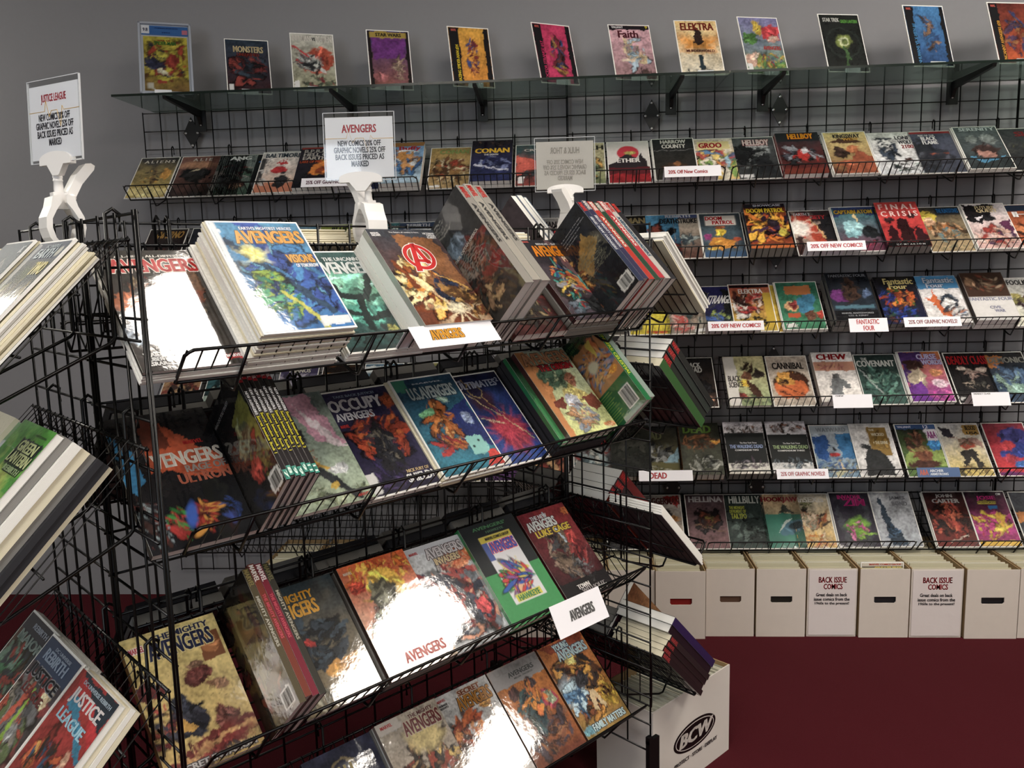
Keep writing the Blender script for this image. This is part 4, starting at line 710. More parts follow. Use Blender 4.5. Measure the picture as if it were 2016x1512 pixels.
top_comic(2.022, -.22, 13, 64, 'pink comic with a brown rounded title', [('g', '8a6a6c', 'd8a8b4'), ('m', .55, .5, .26, .28, ['c8b48c', 'a8c0d0', 'd0a890', '7aa0b8', 'd8c8b0'], 26), ('m', .5, .07, .48, .1, ['4a3834', '6a5450', '33282a'], 18), ('r', 0, .92, 1, 1, '1f1c20')], [('Faith', .2, .76, .7, .9, '5a2430'), ('VALIANT', .06, .94, .35, .98, 'ddd'), ('9', .9, .94, .96, .99, 'd8c83c')])
top_comic(2.273, -.25, 9, 63, 'sunset orange comic with a dark sign post shape', [('g', 'cfc8b4', 'd8b878'), ('e', .5, .62, .5, .3, 'd89038', 0, .6), ('e', .5, .78, .3, .2, 'e0c890', 0, .8), ('p', '33241f', (.4, .6), (.44, .85), (.56, .86), (.6, .65), (.52, .55)), ('e', .52, .43, .4, .08, 'd0a878'), ('r', .45, .08, .55, .36, '26343c'), ('m', .45, .06, .3, .06, ['20262a', '2c363a'], 10)], [('ELEKTRA', .12, .82, .92, .96, '7a2c20'), ('MURDERWORLD', .18, .41, .86, .46, '5a2c24')])
top_comic(2.529, -.23, 15, 66, 'comic with big red, green and lilac shapes', [('g', '6a8a5c', '7a78a8'), ('e', .78, .74, .26, .24, 'b8343c'), ('e', .82, .62, .12, .1, 'c89a8a'), ('e', .2, .62, .22, .16, '4c7a3c'), ('e', .2, .25, .24, .18, 'c09a88', 40), ('e', .45, .8, .1, .2, 'c0a034', 20), ('m', .65, .2, .35, .18, ['5c8a4c', '8a9a4c', 'a83c3c', '4c6a8a', 'c0a040'], 26), BAR], [('AVENGERS', .5, .42, .95, .49, 'a82c2c')])
top_comic(2.84, -.21, 12, 67, 'black comic with a glowing pale green ring', [('g', '1a1e1c', '1c201e'), ('e', .5, .5, .42, .42, '28302c', 0, .05, .02), ('e', .5, .5, .38, .38, '1b1f1d', 0, .05, .02), ('e', .52, .52, .18, .18, '8a9a4c', 0, .4, .05), ('e', .52, .52, .13, .13, 'd8dcb0', 0, .2, .05), ('e', .52, .52, .09, .09, '6a7a40', 0, .2, .05), ('p', '3c5a34', (.46, .02), (.5, .45), (.55, .4), (.6, .2), (.52, .2), (.54, .02))], [('STAR TREK', .08, .87, .5, .94, 'c9ccc8'), ('GREEN LANTERN', .52, .85, .95, .91, '5c9a44')])
top_comic(3.143, -.25, 13, 70, 'deep blue comic with black side bars', [('g', '1c3c6a', '3c7ab0'), ('m', .55, .5, .17, .4, ['8a6a50', '2c4a78', 'a07c5c', '3a2c28', '27507a'], 24), ('r', 0, 0, .2, 1, '15161a'), ('r', .9, 0, 1, 1, '15161a')], [('MARVEL', .06, .93, .18, .97, 'c05a50')])
top_comic(3.462, -.24, 12, 70, 'rust red comic with a black side bar at the right edge', [('g', 'a8481c', '5a2420'), ('m', .6, .45, .3, .35, ['4a3450', '8a5a34', '7a2c20', '33406a'], 20), ('r', 0, 0, .22, 1, '15161a')], [('MARVEL', .06, .93, .18, .97, 'c05a50')])
def vtitle(root, txt, col, w=.173, h=.264):
    letters('side_title', [(txt, .04, .08, .62, .155, col)], lambda x, y, l: (w * (.235 - y * .9 + .06) if False else .035 + .012 - (y - .08) * .2, x * h, .0046 + l), root)
tops = [o for o in COL.objects if o.get('group') == 'comics displayed on the glass shelf']
for o in tops:
    q = {'orange': ('AMAZING SPIDER-MAN #24', 'd8c02c'), 'hot pink': ('DOCTOR STRANGE #17', 'b82c5c'), 'deep blue': ('INHUMANS VS X-MEN #4', '3c7aa8'), 'rust red': ('UNCANNY AVENGERS #20', 'c08a2c')}
    for k, (tx, c) in q.items():
        if o['label'].startswith(k):
            letters('side_title', [(tx, .02, 0, .68, 1, c)], lambda x, y, l: (.040 - y * .014, x * .264 + .004, .0046 + l), o)

# ================================================================== books on the front face of the foreground rack
HI = (84, 128)
def A(k, s, look, ops, texts=(), t=.012, z=.004, w=.168, h=.258, bag=False, sp='222', pg='w', y=0.0, face='A', name=None, n=HI, **kw):
    FN = {'A': 'front', 'L': 'left', 'R': 'right', 'B': 'back'}[face]
    nm = name or ('comic_book' if bag else 'graphic_novel')
    return book(DK[(face, k)] @ T(s, y, z), w, h, t, ops, texts, nm, '%s on the %s shelf of the rack' % (look, {'A': ORD[k], 'L': 'left ' + ORD[k], 'R': 'right ' + ORD[k], 'B': 'back ' + ORD[k]}[face]), 'comic' if nm == 'comic_book' else 'graphic novel', 'books on the foreground rack', n, sp, kw.pop('back', sp), bag, pg, **kw)
def ST(k, s, n, w, h, t, ks, lab, seed, face='A', z=.004, name='comic_book', jit=.004):
    D = DK[(face, k)]
    return z + stack(lambda q: D @ T(s, 0, z + q), n, w, h, t, ks, lab, 'copies stacked on the foreground rack', seed, name, jit)
def SP(k, s, n, t, lab, w=.168, h=.258, first=None, sp='1a1a1c', stx=None, face='A', looks=None, pg='w', cols=None, y=0.0):
    """books standing spine outwards side by side; the first shows its back cover"""
    D = DK[(face, k)]
    out = None
    RM = Matrix(((0, 0, 1, 0), (0, 1, 0, 0), (-1, 0, 0, 0), (0, 0, 0, 1)))
    for i in range(n):
        c = cols[i % len(cols)] if cols else sp
        tx = stx[i % len(stx)] if stx else None
        kw = {}
        if i == 0 and first: kw = dict(back_ops=first[0], back_texts=first[1])
        M = D @ T(s + i * t, y + .003 * ((i * 5) % 3), .004 + w) @ RM
        rt = book(M, w, h, t * .94, [('g', c, c)], (), 'graphic_novel', '%s, %s from left' % (lab, ['first', 'second', 'third', 'fourth', 'fifth', 'sixth', 'seventh', 'eighth'][i]), 'graphic novel', 'spine-out books on the foreground rack', (20, 30) if i else HI, c, c, False, pg, spine_texts=tx, **kw)
        out = out or rt
    return out
PGT = [('the stories', .1, .9, .5, .92, '8a8a90')]
def blurb(x0, y0, x1, y1, n, c):
    """lines of back cover print"""
    out = []; W_ = ['heroes unite against the', 'greatest threat of all', 'and nothing will ever', 'be the same again']
    return out
BK = lambda x0, y0, x1, y1: ('r', x0, y0, x1, y1, 'd2d0c8')
def barcode(root, x0, y0, x1, y1, w, h, z, back=True):
    mb = MB(); n = 24; rg = random.Random(4)
    for i in range(n):
        a = x0 + (x1 - x0) * (i + .1) / n; b = a + (x1 - x0) / n * rg.uniform(.25, .75)
        f = (lambda q: w - q * w) if back else (lambda q: q * w)
        p = [(f(a), y0 * h, z), (f(b), y0 * h, z), (f(b), y1 * h, z), (f(a), y1 * h, z)]
        mb.add(p if not back else p[::-1], [(0, 1, 2, 3)])
    mb.build('barcode', ink('141416'), root)

AV = lambda x0, y0, x1, y1, c, o=None: ('AVENGERS', x0, y0, x1, y1, c, o)
# --- top shelf
LN = lambda c, x0, x1, y0, y1, n: [('s', c, x0, y0 + (y1 - y0) * i / max(1, n - 1), x1 - (i * 37 % 5) * .02, y0 + (y1 - y0) * i / max(1, n - 1), .004) for i in range(n)]
ST(0, -.003, 4, .168, .258, .005, ['w'], 'graphic novel under the dark one with a red title, beside the left post', 3, name='graphic_novel', jit=.002)
A(0, -.004, 'dark brown graphic novel with a red outlined title', [('g', '2c2522', '33302c'), ('m', .5, .6, .42, .2, ['7a3a24', 'a8643c', '8a2c24', '4a3c34', '9a8464', '221d1c'], 30), ('e', .75, .72, .18, .14, '6a4a34'), ('e', .15, .55, .16, .12, 'a85c34'), ('e', .15, .3, .25, .14, '8a98a8'), ('m', .5, .35, .4, .15, ['3a3430', '5c5048', '2a2624'], 14), ('r', .78, .045, 1.0, .08, 'b82024')], [('ALL-NEW, ALL-DIFFERENT', .18, .93, .9, .955, 'd6d2cc'), AV(.1, .8, .95, .92, 'b82c2c', 'd8d0c8'), ('WAID', .06, .11, .22, .14, 'ddd'), ('KUBERT', .06, .075, .26, .105, 'ddd'), ('ASRAR', .06, .04, .24, .07, 'ddd'), ('MARVEL', .8, .05, .96, .075, 'eee')], t=.006, z=.026)
zz = ST(0, .158, 9, .172, .262, .0042, ['w', 'c', 'w'], 'comic low in the tall stack on the top rack shelf', 7)
zz = ST(0, .168, 12, .172, .262, .0042, ['w', 'w', 'c'], 'comic high in the tall stack on the top rack shelf', 8, z=zz)
A(0, .168, 'bright blue comic with a golden slanted title, on the tall stack', [('g', '2a6aa8', '4c8ab0', .4), ('p', '2c4c9a', (.25, 1), (.55, 1), (1, .4), (1, .1), (.6, .4)), ('m', .6, .45, .42, .4, ['2c5aa8', '3c80b8', '1c3c7a', '5ca0c0', '2a4a98'], 40), ('s', '24405a', .1, .8, .85, .15, .05), ('m', .35, .3, .2, .28, ['2c7a5c', '8aa83c', '24508a', '4c9a70', 'a8b84c'], 30), ('e', .32, .7, .1, .1, 'd8d070', 0, .8), ('b', .32, .7, 'e8e0a0', 5, .25), ('s', 'b8b84c', .42, .35, .7, .02, .025), ('r', 0, .02, .06, 1, 'd8dce0'), ('r', .66, .03, .98, .1, 'd8dce0')], [("EARTH'S MIGHTIEST HEROES", .3, .925, .9, .955, 'd8dce4'), AV(.2, .79, .97, .915, 'd8982c', '4a3418'), ('VISIONS', .66, .6, .97, .68, 'd8a03c', '5a3a1c'), ('OF TOMORROW', .72, .555, .98, .59, 'd8dce4')], t=.004, z=zz, bag=True, w=.172, h=.262)
ST(0, .352, 3, .172, .262, .0045, ['w'], 'comic under the dark green one on the top rack shelf', 9)
A(0, .354, 'dark green comic with black curling branches', [('g', '2a4c4a', '3a5a58'), ('e', .45, .55, .4, .36, '6ab098'), ('e', .5, .35, .3, .2, '4c9a8a'), ('e', .25, .68, .16, .12, '8ad0b0'), ('e', .75, .65, .16, .14, '8ad0b0'), ('s', '1e2a2a', .1, .85, .3, .55, .05), ('s', '1e2a2a', .3, .55, .6, .5, .045), ('s', '1e2a2a', .6, .5, .85, .8, .05), ('s', '1e2a2a', .5, .5, .45, .2, .055), ('s', '1e2a2a', .45, .35, .15, .4, .035), ('s', '1e2a2a', .5, .3, .85, .35, .04), ('s', '1e2a2a', .85, .35, .9, .1, .05), ('m', .5, .12, .45, .12, ['1e2a2a', '2a3c3c', '3c5c58'], 20), ('e', .72, .2, .07, .06, '9a984c'), ('r', 0, .0, 1, .04, '2a3c3c')], [('THE UNCANNY', .32, .9, .85, .94, 'd8dcdc'), AV(.14, .76, .96, .89, 'dfe4e4'), ('20', .02, .83, .1, .88, 'ccc')], t=.004, z=.019, bag=True, w=.172, h=.262)
zz = ST(0, .492, 5, .168, .258, .0135, ['w'], 'thick graphic novel under the one with the round red emblem', 12, name='graphic_novel', jit=.0012)
b = A(0, .492, 'grey and fiery graphic novel with a round red letter emblem', [('g', '6a3418', '3c4048'), ('n', .3, 8), ('p', '8a5a34', (.3, .95), (.9, .9), (1, .4), (.4, .3)), ('m', .35, .4, .3, .35, ['d88a2c', 'e8c05c', 'a85420', 'f0dca0', '7a3c1c'], 36), ('b', .62, .12, 'f0dcb0', 9, .5), ('e', .62, .15, .14, .1, 'f6ecc8', 0, .7), ('m', .62, .36, .14, .22, ['22304a', '2c3c5c', '1a2438'], 16), ('m', .85, .2, .2, .2, ['5a3c20', 'a87c3c', '2c2018', 'c89c50'], 18), ('s', 'd8a850', .6, .5, .95, .35, .012)], [('MARVEL', .04, .945, .16, .965, 'eee'), ('NOW!', .04, .92, .16, .942, 'eee'), ('The future of comics is here.', .3, .955, .75, .972, 'ccc'), ('HICKMAN', .8, .94, .97, .962, 'ddd'), ('OPENA', .84, .915, .97, .937, 'ddd'), ('KUBERT', .83, .89, .97, .912, 'ddd')], t=.013, z=zz, sp='9a9c94')
mb = MB(); ring = []
for i in range(36):
    a = 2 * math.pi * i / 36; ring.append((.52 * .168 + .036 * math.cos(a), .72 * .258 + .036 * math.sin(a)))
def annulus(mb, cx, cy, r0, r1, z, mi, n=36):
    v = []
    for r in (r0, r1): v += [(cx + r * math.cos(2 * math.pi * i / n), cy + r * math.sin(2 * math.pi * i / n), z) for i in range(n)]
    mb.add(v, [(i, n + i, n + (i + 1) % n, (i + 1) % n) for i in range(n)][::1], mi)
Z0 = .0136
annulus(mb, .088, .178, .026, .038, Z0 + .0003, 1); annulus(mb, .088, .178, .0275, .0362, Z0 + .0005, 0)
for k, (o, mi, z) in enumerate(((.0022, 1, .0004), (0, 0, .0007))):
    mb.add([(.060 - o, .138 - o, Z0 + z), (.074 + o, .138 - o, Z0 + z), (.094 + o, .216 + o, Z0 + z), (.084 - o, .216 + o, Z0 + z)], [(0, 1, 2, 3)], mi)
    mb.add([(.096 - o, .158 - o, Z0 + z), (.107 + o, .158 - o, Z0 + z), (.095 + o, .216 + o, Z0 + z), (.085 - o, .216 + o, Z0 + z)], [(0, 1, 2, 3)], mi)
    mb.add([(.075 - o, .165 - o, Z0 + z), (.108 + o, .160 - o, Z0 + z), (.108 + o, .168 + o, Z0 + z), (.075 - o, .173 + o, Z0 + z)], [(0, 1, 2, 3)], mi)
mb.build('emblem', [ink('b82424'), ink('e6e2dc')], b)
bc = [('g', '33302c', '26282c'), ('m', .5, .45, .42, .3, ['5a3a2c', '7a4a38', '3a4a44', '8a7464', '2a2c2e', '6a2c28'], 40), ('e', .5, .7, .16, .12, '4c5a66'), ('m', .4, .15, .4, .14, ['8a6a4c', 'a88a60', '4a3c30'], 18)] + LN('8a8880', .1, .8, .42, .58, 8) + LN('8a8880', .1, .6, .86, .96, 5)
SP(0, .682, 3, .024, 'tall grey hardcover standing spine outwards', w=.182, h=.282, first=(bc, [('IRON MAN. THOR. CAPTAIN AMERICA.', .1, .6, .9, .625, 'b8b4ac')]), cols=['8a8680', '9a958c', '8f8b84'], stx=[[('MARVEL', .02, .2, .14, .8, 'b82c28'), ('AVENGERS', .2, .3, .6, .7, '3a3a3a')]])
A(0, .765, 'dark graphic novel with a maroon spine behind the hardcovers', [('g', '4a2422', '1c1a1e'), ('m', .5, .4, .45, .35, ['6a2c28', '8a7a58', '33302e', '4a3c34'], 34)], [('SECURITY', .02, .5, .12, .55, 'b09080')], t=.018, sp='5a1c20', z=.006)
zz = ST(0, .925, 3, .17, .26, .013, ['d', 'w', 'd'], 'graphic novel under the black one with an orange title', 15, name='graphic_novel', jit=.002)
A(0, .928, 'black graphic novel with an orange and yellow title', [('g', '4a3c44', '26262c'), ('p', '6a4c50', (.5, 1), (1, .8), (1, .3), (.6, .5)), ('m', .42, .42, .26, .34, ['2c8a80', 'd8b848', 'a8342c', '24406a', '8a8c94', '1c1c20', 'c8742c'], 40), ('e', .8, .5, .13, .12, '3c98a0'), ('e', .86, .47, .08, .12, 'd0a848'), ('e', .75, .15, .3, .22, '1b1c1e', 0, .1), ('s', 'b03430', .5, .4, .95, .2, .02), ('m', .25, .12, .25, .12, ['5a6470', '3c4450'], 14)], [('BENDIS - DAVIS', .3, .93, .8, .955, 'd0d0d0'), AV(.14, .78, .88, .92, 'e08a24', '3a1c10'), ('PRIME', .62, .71, .96, .775, 'd8c8b0', '8a2c20'), ('MARVEL', .06, .96, .18, .98, 'c86058')], t=.013, z=zz, sp='3a1c20')
bc2 = [('g', '17191c', '1c2028'), ('r', 0, 0, .3, 1, 'a8602c'), ('e', .2, .75, .12, .1, '241a18'), ('m', .25, .45, .16, .3, ['5a3a28', 'c89a4c', '8a4c24', '2a1c18'], 20), ('p', '8a6c34', (.35, .55), (.75, .75), (.9, .6), (.5, .4)), ('n', .2, 9), BK(.72, .04, .97, .16)] + LN('6a6a58', .42, .95, .4, .62, 12)
q = SP(0, 1.045, 7, .0205, 'spine-out graphic novel in the leaning row on the top rack shelf', w=.17, h=.262, first=(bc2, [('In the aftermath of the siege,', .4, .86, .9, .875, '9a9ca0'), ('the greatest heroes on the planet', .4, .83, .95, .845, '9a9ca0'), ('come together to save', .4, .8, .8, .815, '9a9ca0'), ('all of reality.', .4, .77, .7, .785, '9a9ca0')]), cols=['2a3048', '33304a', 'a8342c', '26402f', 'a83038', 'b0aaa4', '201f22'], stx=[[('MARVEL', .01, .15, .13, .85, 'c83c34'), ('SIEGE: NEW AVENGERS', .2, .25, .62, .75, 'c9c9cc')], [('MARVEL', .01, .15, .13, .85, 'd8d0c8'), ('SIEGE: MIGHTY AVENGERS', .2, .25, .62, .75, 'c9c9cc')], [('MARVEL', .01, .15, .13, .85, 'e8dcd4'), ('AVENGERS', .2, .25, .6, .75, 'd8d0c0')], [('MARVEL', .01, .15, .13, .85, 'd8d0c8')], [('MARVEL', .01, .15, .13, .85, 'e8dcd4'), ('AVENGERS', .2, .25, .6, .75, 'e0d0c8')], [('MARVEL', .01, .1, .14, .9, 'b82c28'), ('AVENGERS/INVADERS', .2, .2, .72, .8, '2c5068')], [('MARVEL', .01, .15, .13, .85, 'c83c34')]])
barcode(q, .75, .05, .94, .15, .17, .262, -.0009)
# --- second shelf
A(4, -.002, 'large black graphic novel with an orange wedge and white rings', [('g', '17171b', '1b1a1d'), ('p', 'b8502c', (.25, .55), (.98, .45), (.98, .58), (.45, .95), (.3, .98)), ('p', '6a3020', (.25, .7), (.55, .72), (.45, .95), (.3, .98)), ('r', .0, .0, 1, .36, '141519'), ('p', '2c78a8', (.02, .9), (.2, .7), (.16, .5), (.08, .4), (.0, .5)), ('m', .35, .17, .16, .14, ['3a8a3c', 'a82c28', '2c6a34', '8a2420'], 18), ('m', .6, .18, .12, .14, ['a83024', 'c88a34', '8a2420'], 14), ('m', .85, .2, .1, .1, ['2c4c9a', '24386a'], 10), ('e', .47, .22, .05, .14, '2c5ab8', -15, .6), ('m', .12, .2, .12, .3, ['3a2420', '24262c', '5a2c28', '8a9aa0'], 16)], [('VENGERS', .3, .57, .98, .68, 'e0dcd4'), ('RAGE OF', .58, .51, .98, .565, '9a9490'), ('ULTRON', .48, .43, .99, .505, 'a8604c'), ('MARVEL', .66, .72, .85, .75, 'b83030')], t=.014, w=.176, h=.27, sp='1a1a1e')
bc3 = [('g', '1c1a18', '121214'), ('p', '6a6c2c', (.5, .75), (.95, .8), (1, .3), (.7, .2)), ('e', .6, .55, .2, .2, '4a5038'), ('e', .56, .62, .07, .12, '8a9464'), ('m', .75, .3, .2, .2, ['2a2420', '7a2c20', '1c1a18', '5a5424'], 18), ('e', .55, .28, .12, .12, '8a2c20'), BK(.7, .03, .97, .15)]
NAT = [('MARVEL', .01, .08, .14, .92, 'e4d8d4')]
q = SP(4, .177, 7, .0088, 'thin black spine-out volume on the second rack shelf', w=.160, h=.242, first=(bc3, [('WHO DO YOU TRUST?', .12, .86, .62, .89, '8a8a8a')]), cols=['1a1618'], stx=[[('I', .0, .04, .15, .96, 'b82c36'), ('MARVEL', .01, .14, .14, .86, 'ece4e0'), ('NEW AVENGERS:', .24, .2, .45, .8, 'd8d8d8'), ('Secret Invasion Book %s' % ('1', '2', '2', '1', '1', '2', '2')[i], .46, .2, .78, .8, 'd0c83c'), ('I', .92, .04, .99, .96, '2c8a78'), ('%d' % (7, 8, 9, 9, 9, 11, 11)[i], .93, .2, .98, .8, 'e0f0e8')] for i in range(7)])
barcode(q, .73, .04, .94, .14, .160, .242, -.0009)
A(4, .238, 'pale green and white graphic novel beside the spine-out volumes', [('g', 'a8b89c', '7a8c8a', .3), ('p', 'd8a0b8', (.35, 1), (.8, 1), (1, .5), (.7, .55)), ('p', 'e8d8e0', (.55, .9), (.75, .75), (1, .45), (.8, .5)), ('r', 0, .76, .45, 1, '1c1c20'), ('e', .4, .62, .16, .12, '33363c'), ('m', .42, .4, .14, .2, ['b8482c', 'c8a03c', '8a2c24', '33302e'], 18), ('e', .75, .3, .12, .08, 'b8bcc0'), ('m', .55, .1, .45, .1, ['a8b08c', '7a8868', 'c9d0b4', '4c5444'], 26), ('s', '2c3034', .5, .3, .8, .05, .05), ('e', .6, .16, .04, .04, 'c0a040')], [('NEW', .25, .9, .45, .95, 'b82c30'), ('AVENGERS', .04, .8, .5, .89, 'b82c30'), ('MARVEL', .8, .03, .96, .055, 'a82c28')], t=.012, z=.02, sp='2a2c30')
ST(4, .4, 2, .172, .262, .005, ['w'], 'comic under the dark purple one with a round white title', 21)
A(4, .402, 'dark purple comic with a big white round lettered title', [('g', '24203a', '2c2a4c'), ('n', .3, 6), ('m', .55, .52, .36, .28, ['b84a24', 'c8642c', '8a3420', '4a2c3a', 'a83c20'], 34), ('p', '1f1f26', (.35, .25), (.42, .6), (.55, .68), (.7, .5), (.68, .2), (.5, .15)), ('m', .52, .42, .16, .2, ['2a2c34', '3a3c44', '6a6458'], 16), ('m', .4, .14, .4, .14, ['33285a', '26203a', '4a3a6a'], 18), ('e', .9, .85, .09, .13, 'a8481c'), ('r', .05, .02, .18, .2, 'd0d0d0')], [('TAKE BACK JUSTICE!', .18, .93, .78, .962, '8a9ab0'), ('OCCUPY', .06, .8, .82, .92, 'e4e4ea'), ('AVENGERS', .08, .71, .62, .785, 'd8d8e0'), ('MARVEL', .08, .645, .2, .675, 'c03c3c'), ('NICK FURY OF', .62, .14, .95, .17, 'c0a87c'), ('SHIELD?', .58, .05, .97, .13, 'dcdcdc')], t=.004, z=.015, bag=True, w=.172, h=.262)
ST(4, .572, 4, .172, .262, .005, ['w', 'c'], 'comic under the teal one with an orange metal shape', 22)
A(4, .576, 'teal and navy comic with an orange armoured mass', [('g', '2c7a90', '24405a'), ('p', '22306a', (.5, .6), (1, .7), (1, .2), (.6, .2)), ('m', .42, .48, .2, .32, ['c87a34', 'a85c24', 'd8a060', '6a3c20', 'b8682c'], 34), ('m', .3, .3, .16, .14, ['a83430', '33406a', '7a2c2c'], 12), ('e', .25, .62, .13, .05, '6aa878', 20), ('e', .62, .75, .07, .06, '9ac0a8'), ('e', .85, .5, .06, .12, '8a9ac0'), ('r', .62, .14, .88, .32, '8ac8c0'), ('e', .68, .22, .02, .02, '1a2a2c', 0, .3, 0), ('e', .8, .27, .02, .02, '1a2a2c', 0, .3, 0), ('r', .0, .88, .2, 1, '3c8a70'), ('p', 'c0342c', (.75, .0), (1, .0), (1, .16), (.85, .14))], [('U.S.AVENGERS', .16, .77, .92, .9, 'b8c4c4', '2a3440'), ('MARVEL', .3, .93, .8, .945, 'b0b8c0')], t=.004, z=.025, bag=True, w=.172, h=.262)
A(4, .728, 'midnight blue comic with red and gold looping lines', [('g', '2a4a9a', '1c1c38'), ('n', .3, 7), ('e', .62, .33, .3, .3, '8a2444', 0, .5), ('e', .58, .35, .18, .16, 'b8304c', 0, .6), ('e', .45, .7, .2, .2, '3a2438', 0, .6), ('b', .6, .35, 'd04050', 16, .5), ('s', 'c8b480', .1, .9, .55, .55, .006), ('s', 'd0c090', .55, .55, .95, .2, .006), ('s', 'c8a05c', .3, .95, .7, .5, .006), ('s', 'd8c8a0', .0, .55, .6, .42, .006), ('e', .42, .82, .14, .12, 'b09a60', 0, .05, .05), ('e', .42, .82, .125, .105, '2a2440', 0, .05, .05), ('r', .02, .01, .3, .1, 'd0d0d0')], [('THE', .16, .925, .28, .95, 'b0b4c8'), ('ULTIMATES', .16, .84, .9, .92, 'b8bcd0'), ('2', .91, .88, .96, .93, 'b8bcd0')], t=.004, z=.008, bag=True, w=.168, h=.262)
zz = ST(4, .905, 4, .17, .262, .011, ['k', 'd', 'k'], 'dark hardcover under the pale green graphic novel', 24, name='graphic_novel', jit=.004)
A(4, .9, 'black and bright green hardcover low in the pile', [('g', '3c8a50', '1c1c20'), ('r', 0, 0, 1, .5, '3c8a50')], [], t=.012, z=zz, sp='2c7a48', back='2c7a48')
A(4, .918, 'pale green graphic novel with a tan armoured giant shape', [('g', 'd0d488', 'a8b8a4'), ('r', 0, 0, .12, 1, 'c8844c'), ('p', 'c8844c', (0, 1), (.2, 1), (.3, .6), (.12, .3), (0, .35)), ('m', .42, .66, .26, .16, ['4c6a54', '5c7a60', '3a5444'], 22), ('e', .72, .6, .1, .12, '7a4a38'), ('e', .62, .43, .22, .16, 'b8a860'), ('e', .62, .52, .07, .08, 'a89a54'), ('e', .5, .37, .14, .12, 'a8acb8'), ('m', .5, .2, .24, .18, ['c8a078', 'a87c5c', '8a94a0', 'b8885c', '6a707c'], 30), ('p', '7a3a2c', (.7, .4), (.95, .42), (1, .25), (.8, .22)), ('p', '7a3a2c', (.1, .4), (.35, .42), (.3, .3), (.1, .34)), ('e', .9, .06, .12, .05, 'd8884c')], [AV(.06, .83, .98, .97, 'd8a078', '3a2a20'), ('THE ORIGIN', .26, .745, .94, .82, 'b02c34', '3a1a1c')], t=.014, z=zz + .0125, sp='4a2a2c')
bc4 = [('g', '1c5a34', '0f2a1c'), ('r', 0, .36, 1, .84, 'a87444'), ('m', .55, .6, .42, .22, ['5a78a0', 'c86c34', 'd0a060', '4a6a98', 'c89a54', '8a94a8'], 46), ('b', .6, .62, 'd08a4c', 13, .5), ('e', .6, .62, .1, .08, 'd0c8a8', 0, .5), ('e', .2, .5, .16, .16, '3c5c80'), ('e', .3, .55, .1, .1, 'a8a08c'), ('e', .85, .45, .1, .06, 'd88a24'), ('p', 'd0b848', (.68, .84), (.8, .84), (.75, .65)), ('r', 0, 0, 1, .36, '1c5a34'), BK(.68, .06, .92, .26)] + LN('7a9a3c', .1, .6, .05, .33, 12)
q = SP(4, 1.105, 2, .019, 'green and gold spine-out book at the right end of the second rack shelf', w=.17, h=.262, first=(bc4, [('STORY THAT SHOOK THE', .2, .93, .95, .96, '4a6a3c'), ('AVENGERS CONCEPT', .2, .88, .8, .91, '4a6a3c')]), cols=['1f6a3c', '8a9a90'], stx=[[('AVENGERS: CELESTIAL', .12, .2, .7, .8, 'c8d03c')], None])
barcode(q, .7, .07, .9, .25, .17, .262, -.0009)
# --- third shelf
A(9, -.01, 'cream yellow graphic novel with navy outlined title', [('g', 'b89a5c', 'd8c47c'), ('e', .35, .33, .22, .2, '23242e'), ('e', .33, .44, .09, .11, '2a2e3c'), ('p', 'c89a48', (.2, .28), (.3, .36), (.42, .26), (.34, .24)), ('e', .62, .6, .14, .09, '5a2c28', 20), ('e', .75, .5, .12, .05, '8a6448', -25), ('e', .62, .68, .1, .05, '7a5c48'), ('e', .1, .6, .17, .1, '5a2426'), ('m', .1, .35, .14, .2, ['6a2426', 'a84c40', '33242a'], 14), ('e', .75, .26, .12, .12, '6a3c34'), ('e', .55, .12, .55, .12, '6a2c28', 14), ('e', .55, .1, .46, .08, 'c0905c', 14), ('e', .55, .08, .36, .06, '7a302c', 14), ('m', .5, .04, .4, .05, ['4a4040', '8a8484', '2c2c34'], 14), ('r', .74, .68, .97, .88, '7a4a2c'), ('e', .85, .78, .1, .09, 'a86c40')], [('MARVEL', .05, .88, .2, .92, 'c05060', 'e8e0e0'), ('THE MIGHTY', .3, .92, .9, .965, '2a3050', 'cfc088'), AV(.22, .79, .9, .915, '2a3050', 'cfc088'), ('SECRET INVASION', .08, .02, .92, .06, 'b8b4b4', '3a3434')], t=.016, sp='8a7444')
bc5 = [('g', '2c2418', '211d18'), ('m', .5, .5, .45, .45, ['4a3c1c', '3a1c14', '5a5028', '6a2c1c', '33301c', '22201a'], 46), ('r', .2, .62, .7, .8, '5a4c24'), BK(.66, .04, .95, .16)]
q = SP(9, .172, 4, .0125, 'spine-out volume on the third rack shelf', first=(bc5, []), cols=['4a4230', '6a3024', '6a1c2c', '2c2a24'], stx=[[('MARVEL', .01, .12, .14, .88, '8a7c4c'), ('MIGHTY AVENGERS', .22, .25, .6, .75, 'a8a498')], [('MARVEL', .01, .12, .14, .88, 'e0dcd8'), ('THE MIGHTY AVENGERS', .24, .25, .58, .75, 'b83c50')], [('MARVEL', .01, .12, .14, .88, 'e0d8d8'), ('THE MIGHTY AVENGERS', .24, .25, .58, .75, 'b83c50')], [('MARVEL', .01, .12, .14, .88, '6a6440'), ('MIGHTY AVENGERS', .22, .25, .6, .75, '9a9484')]])
barcode(q, .69, .05, .92, .15, .168, .258, -.0009)
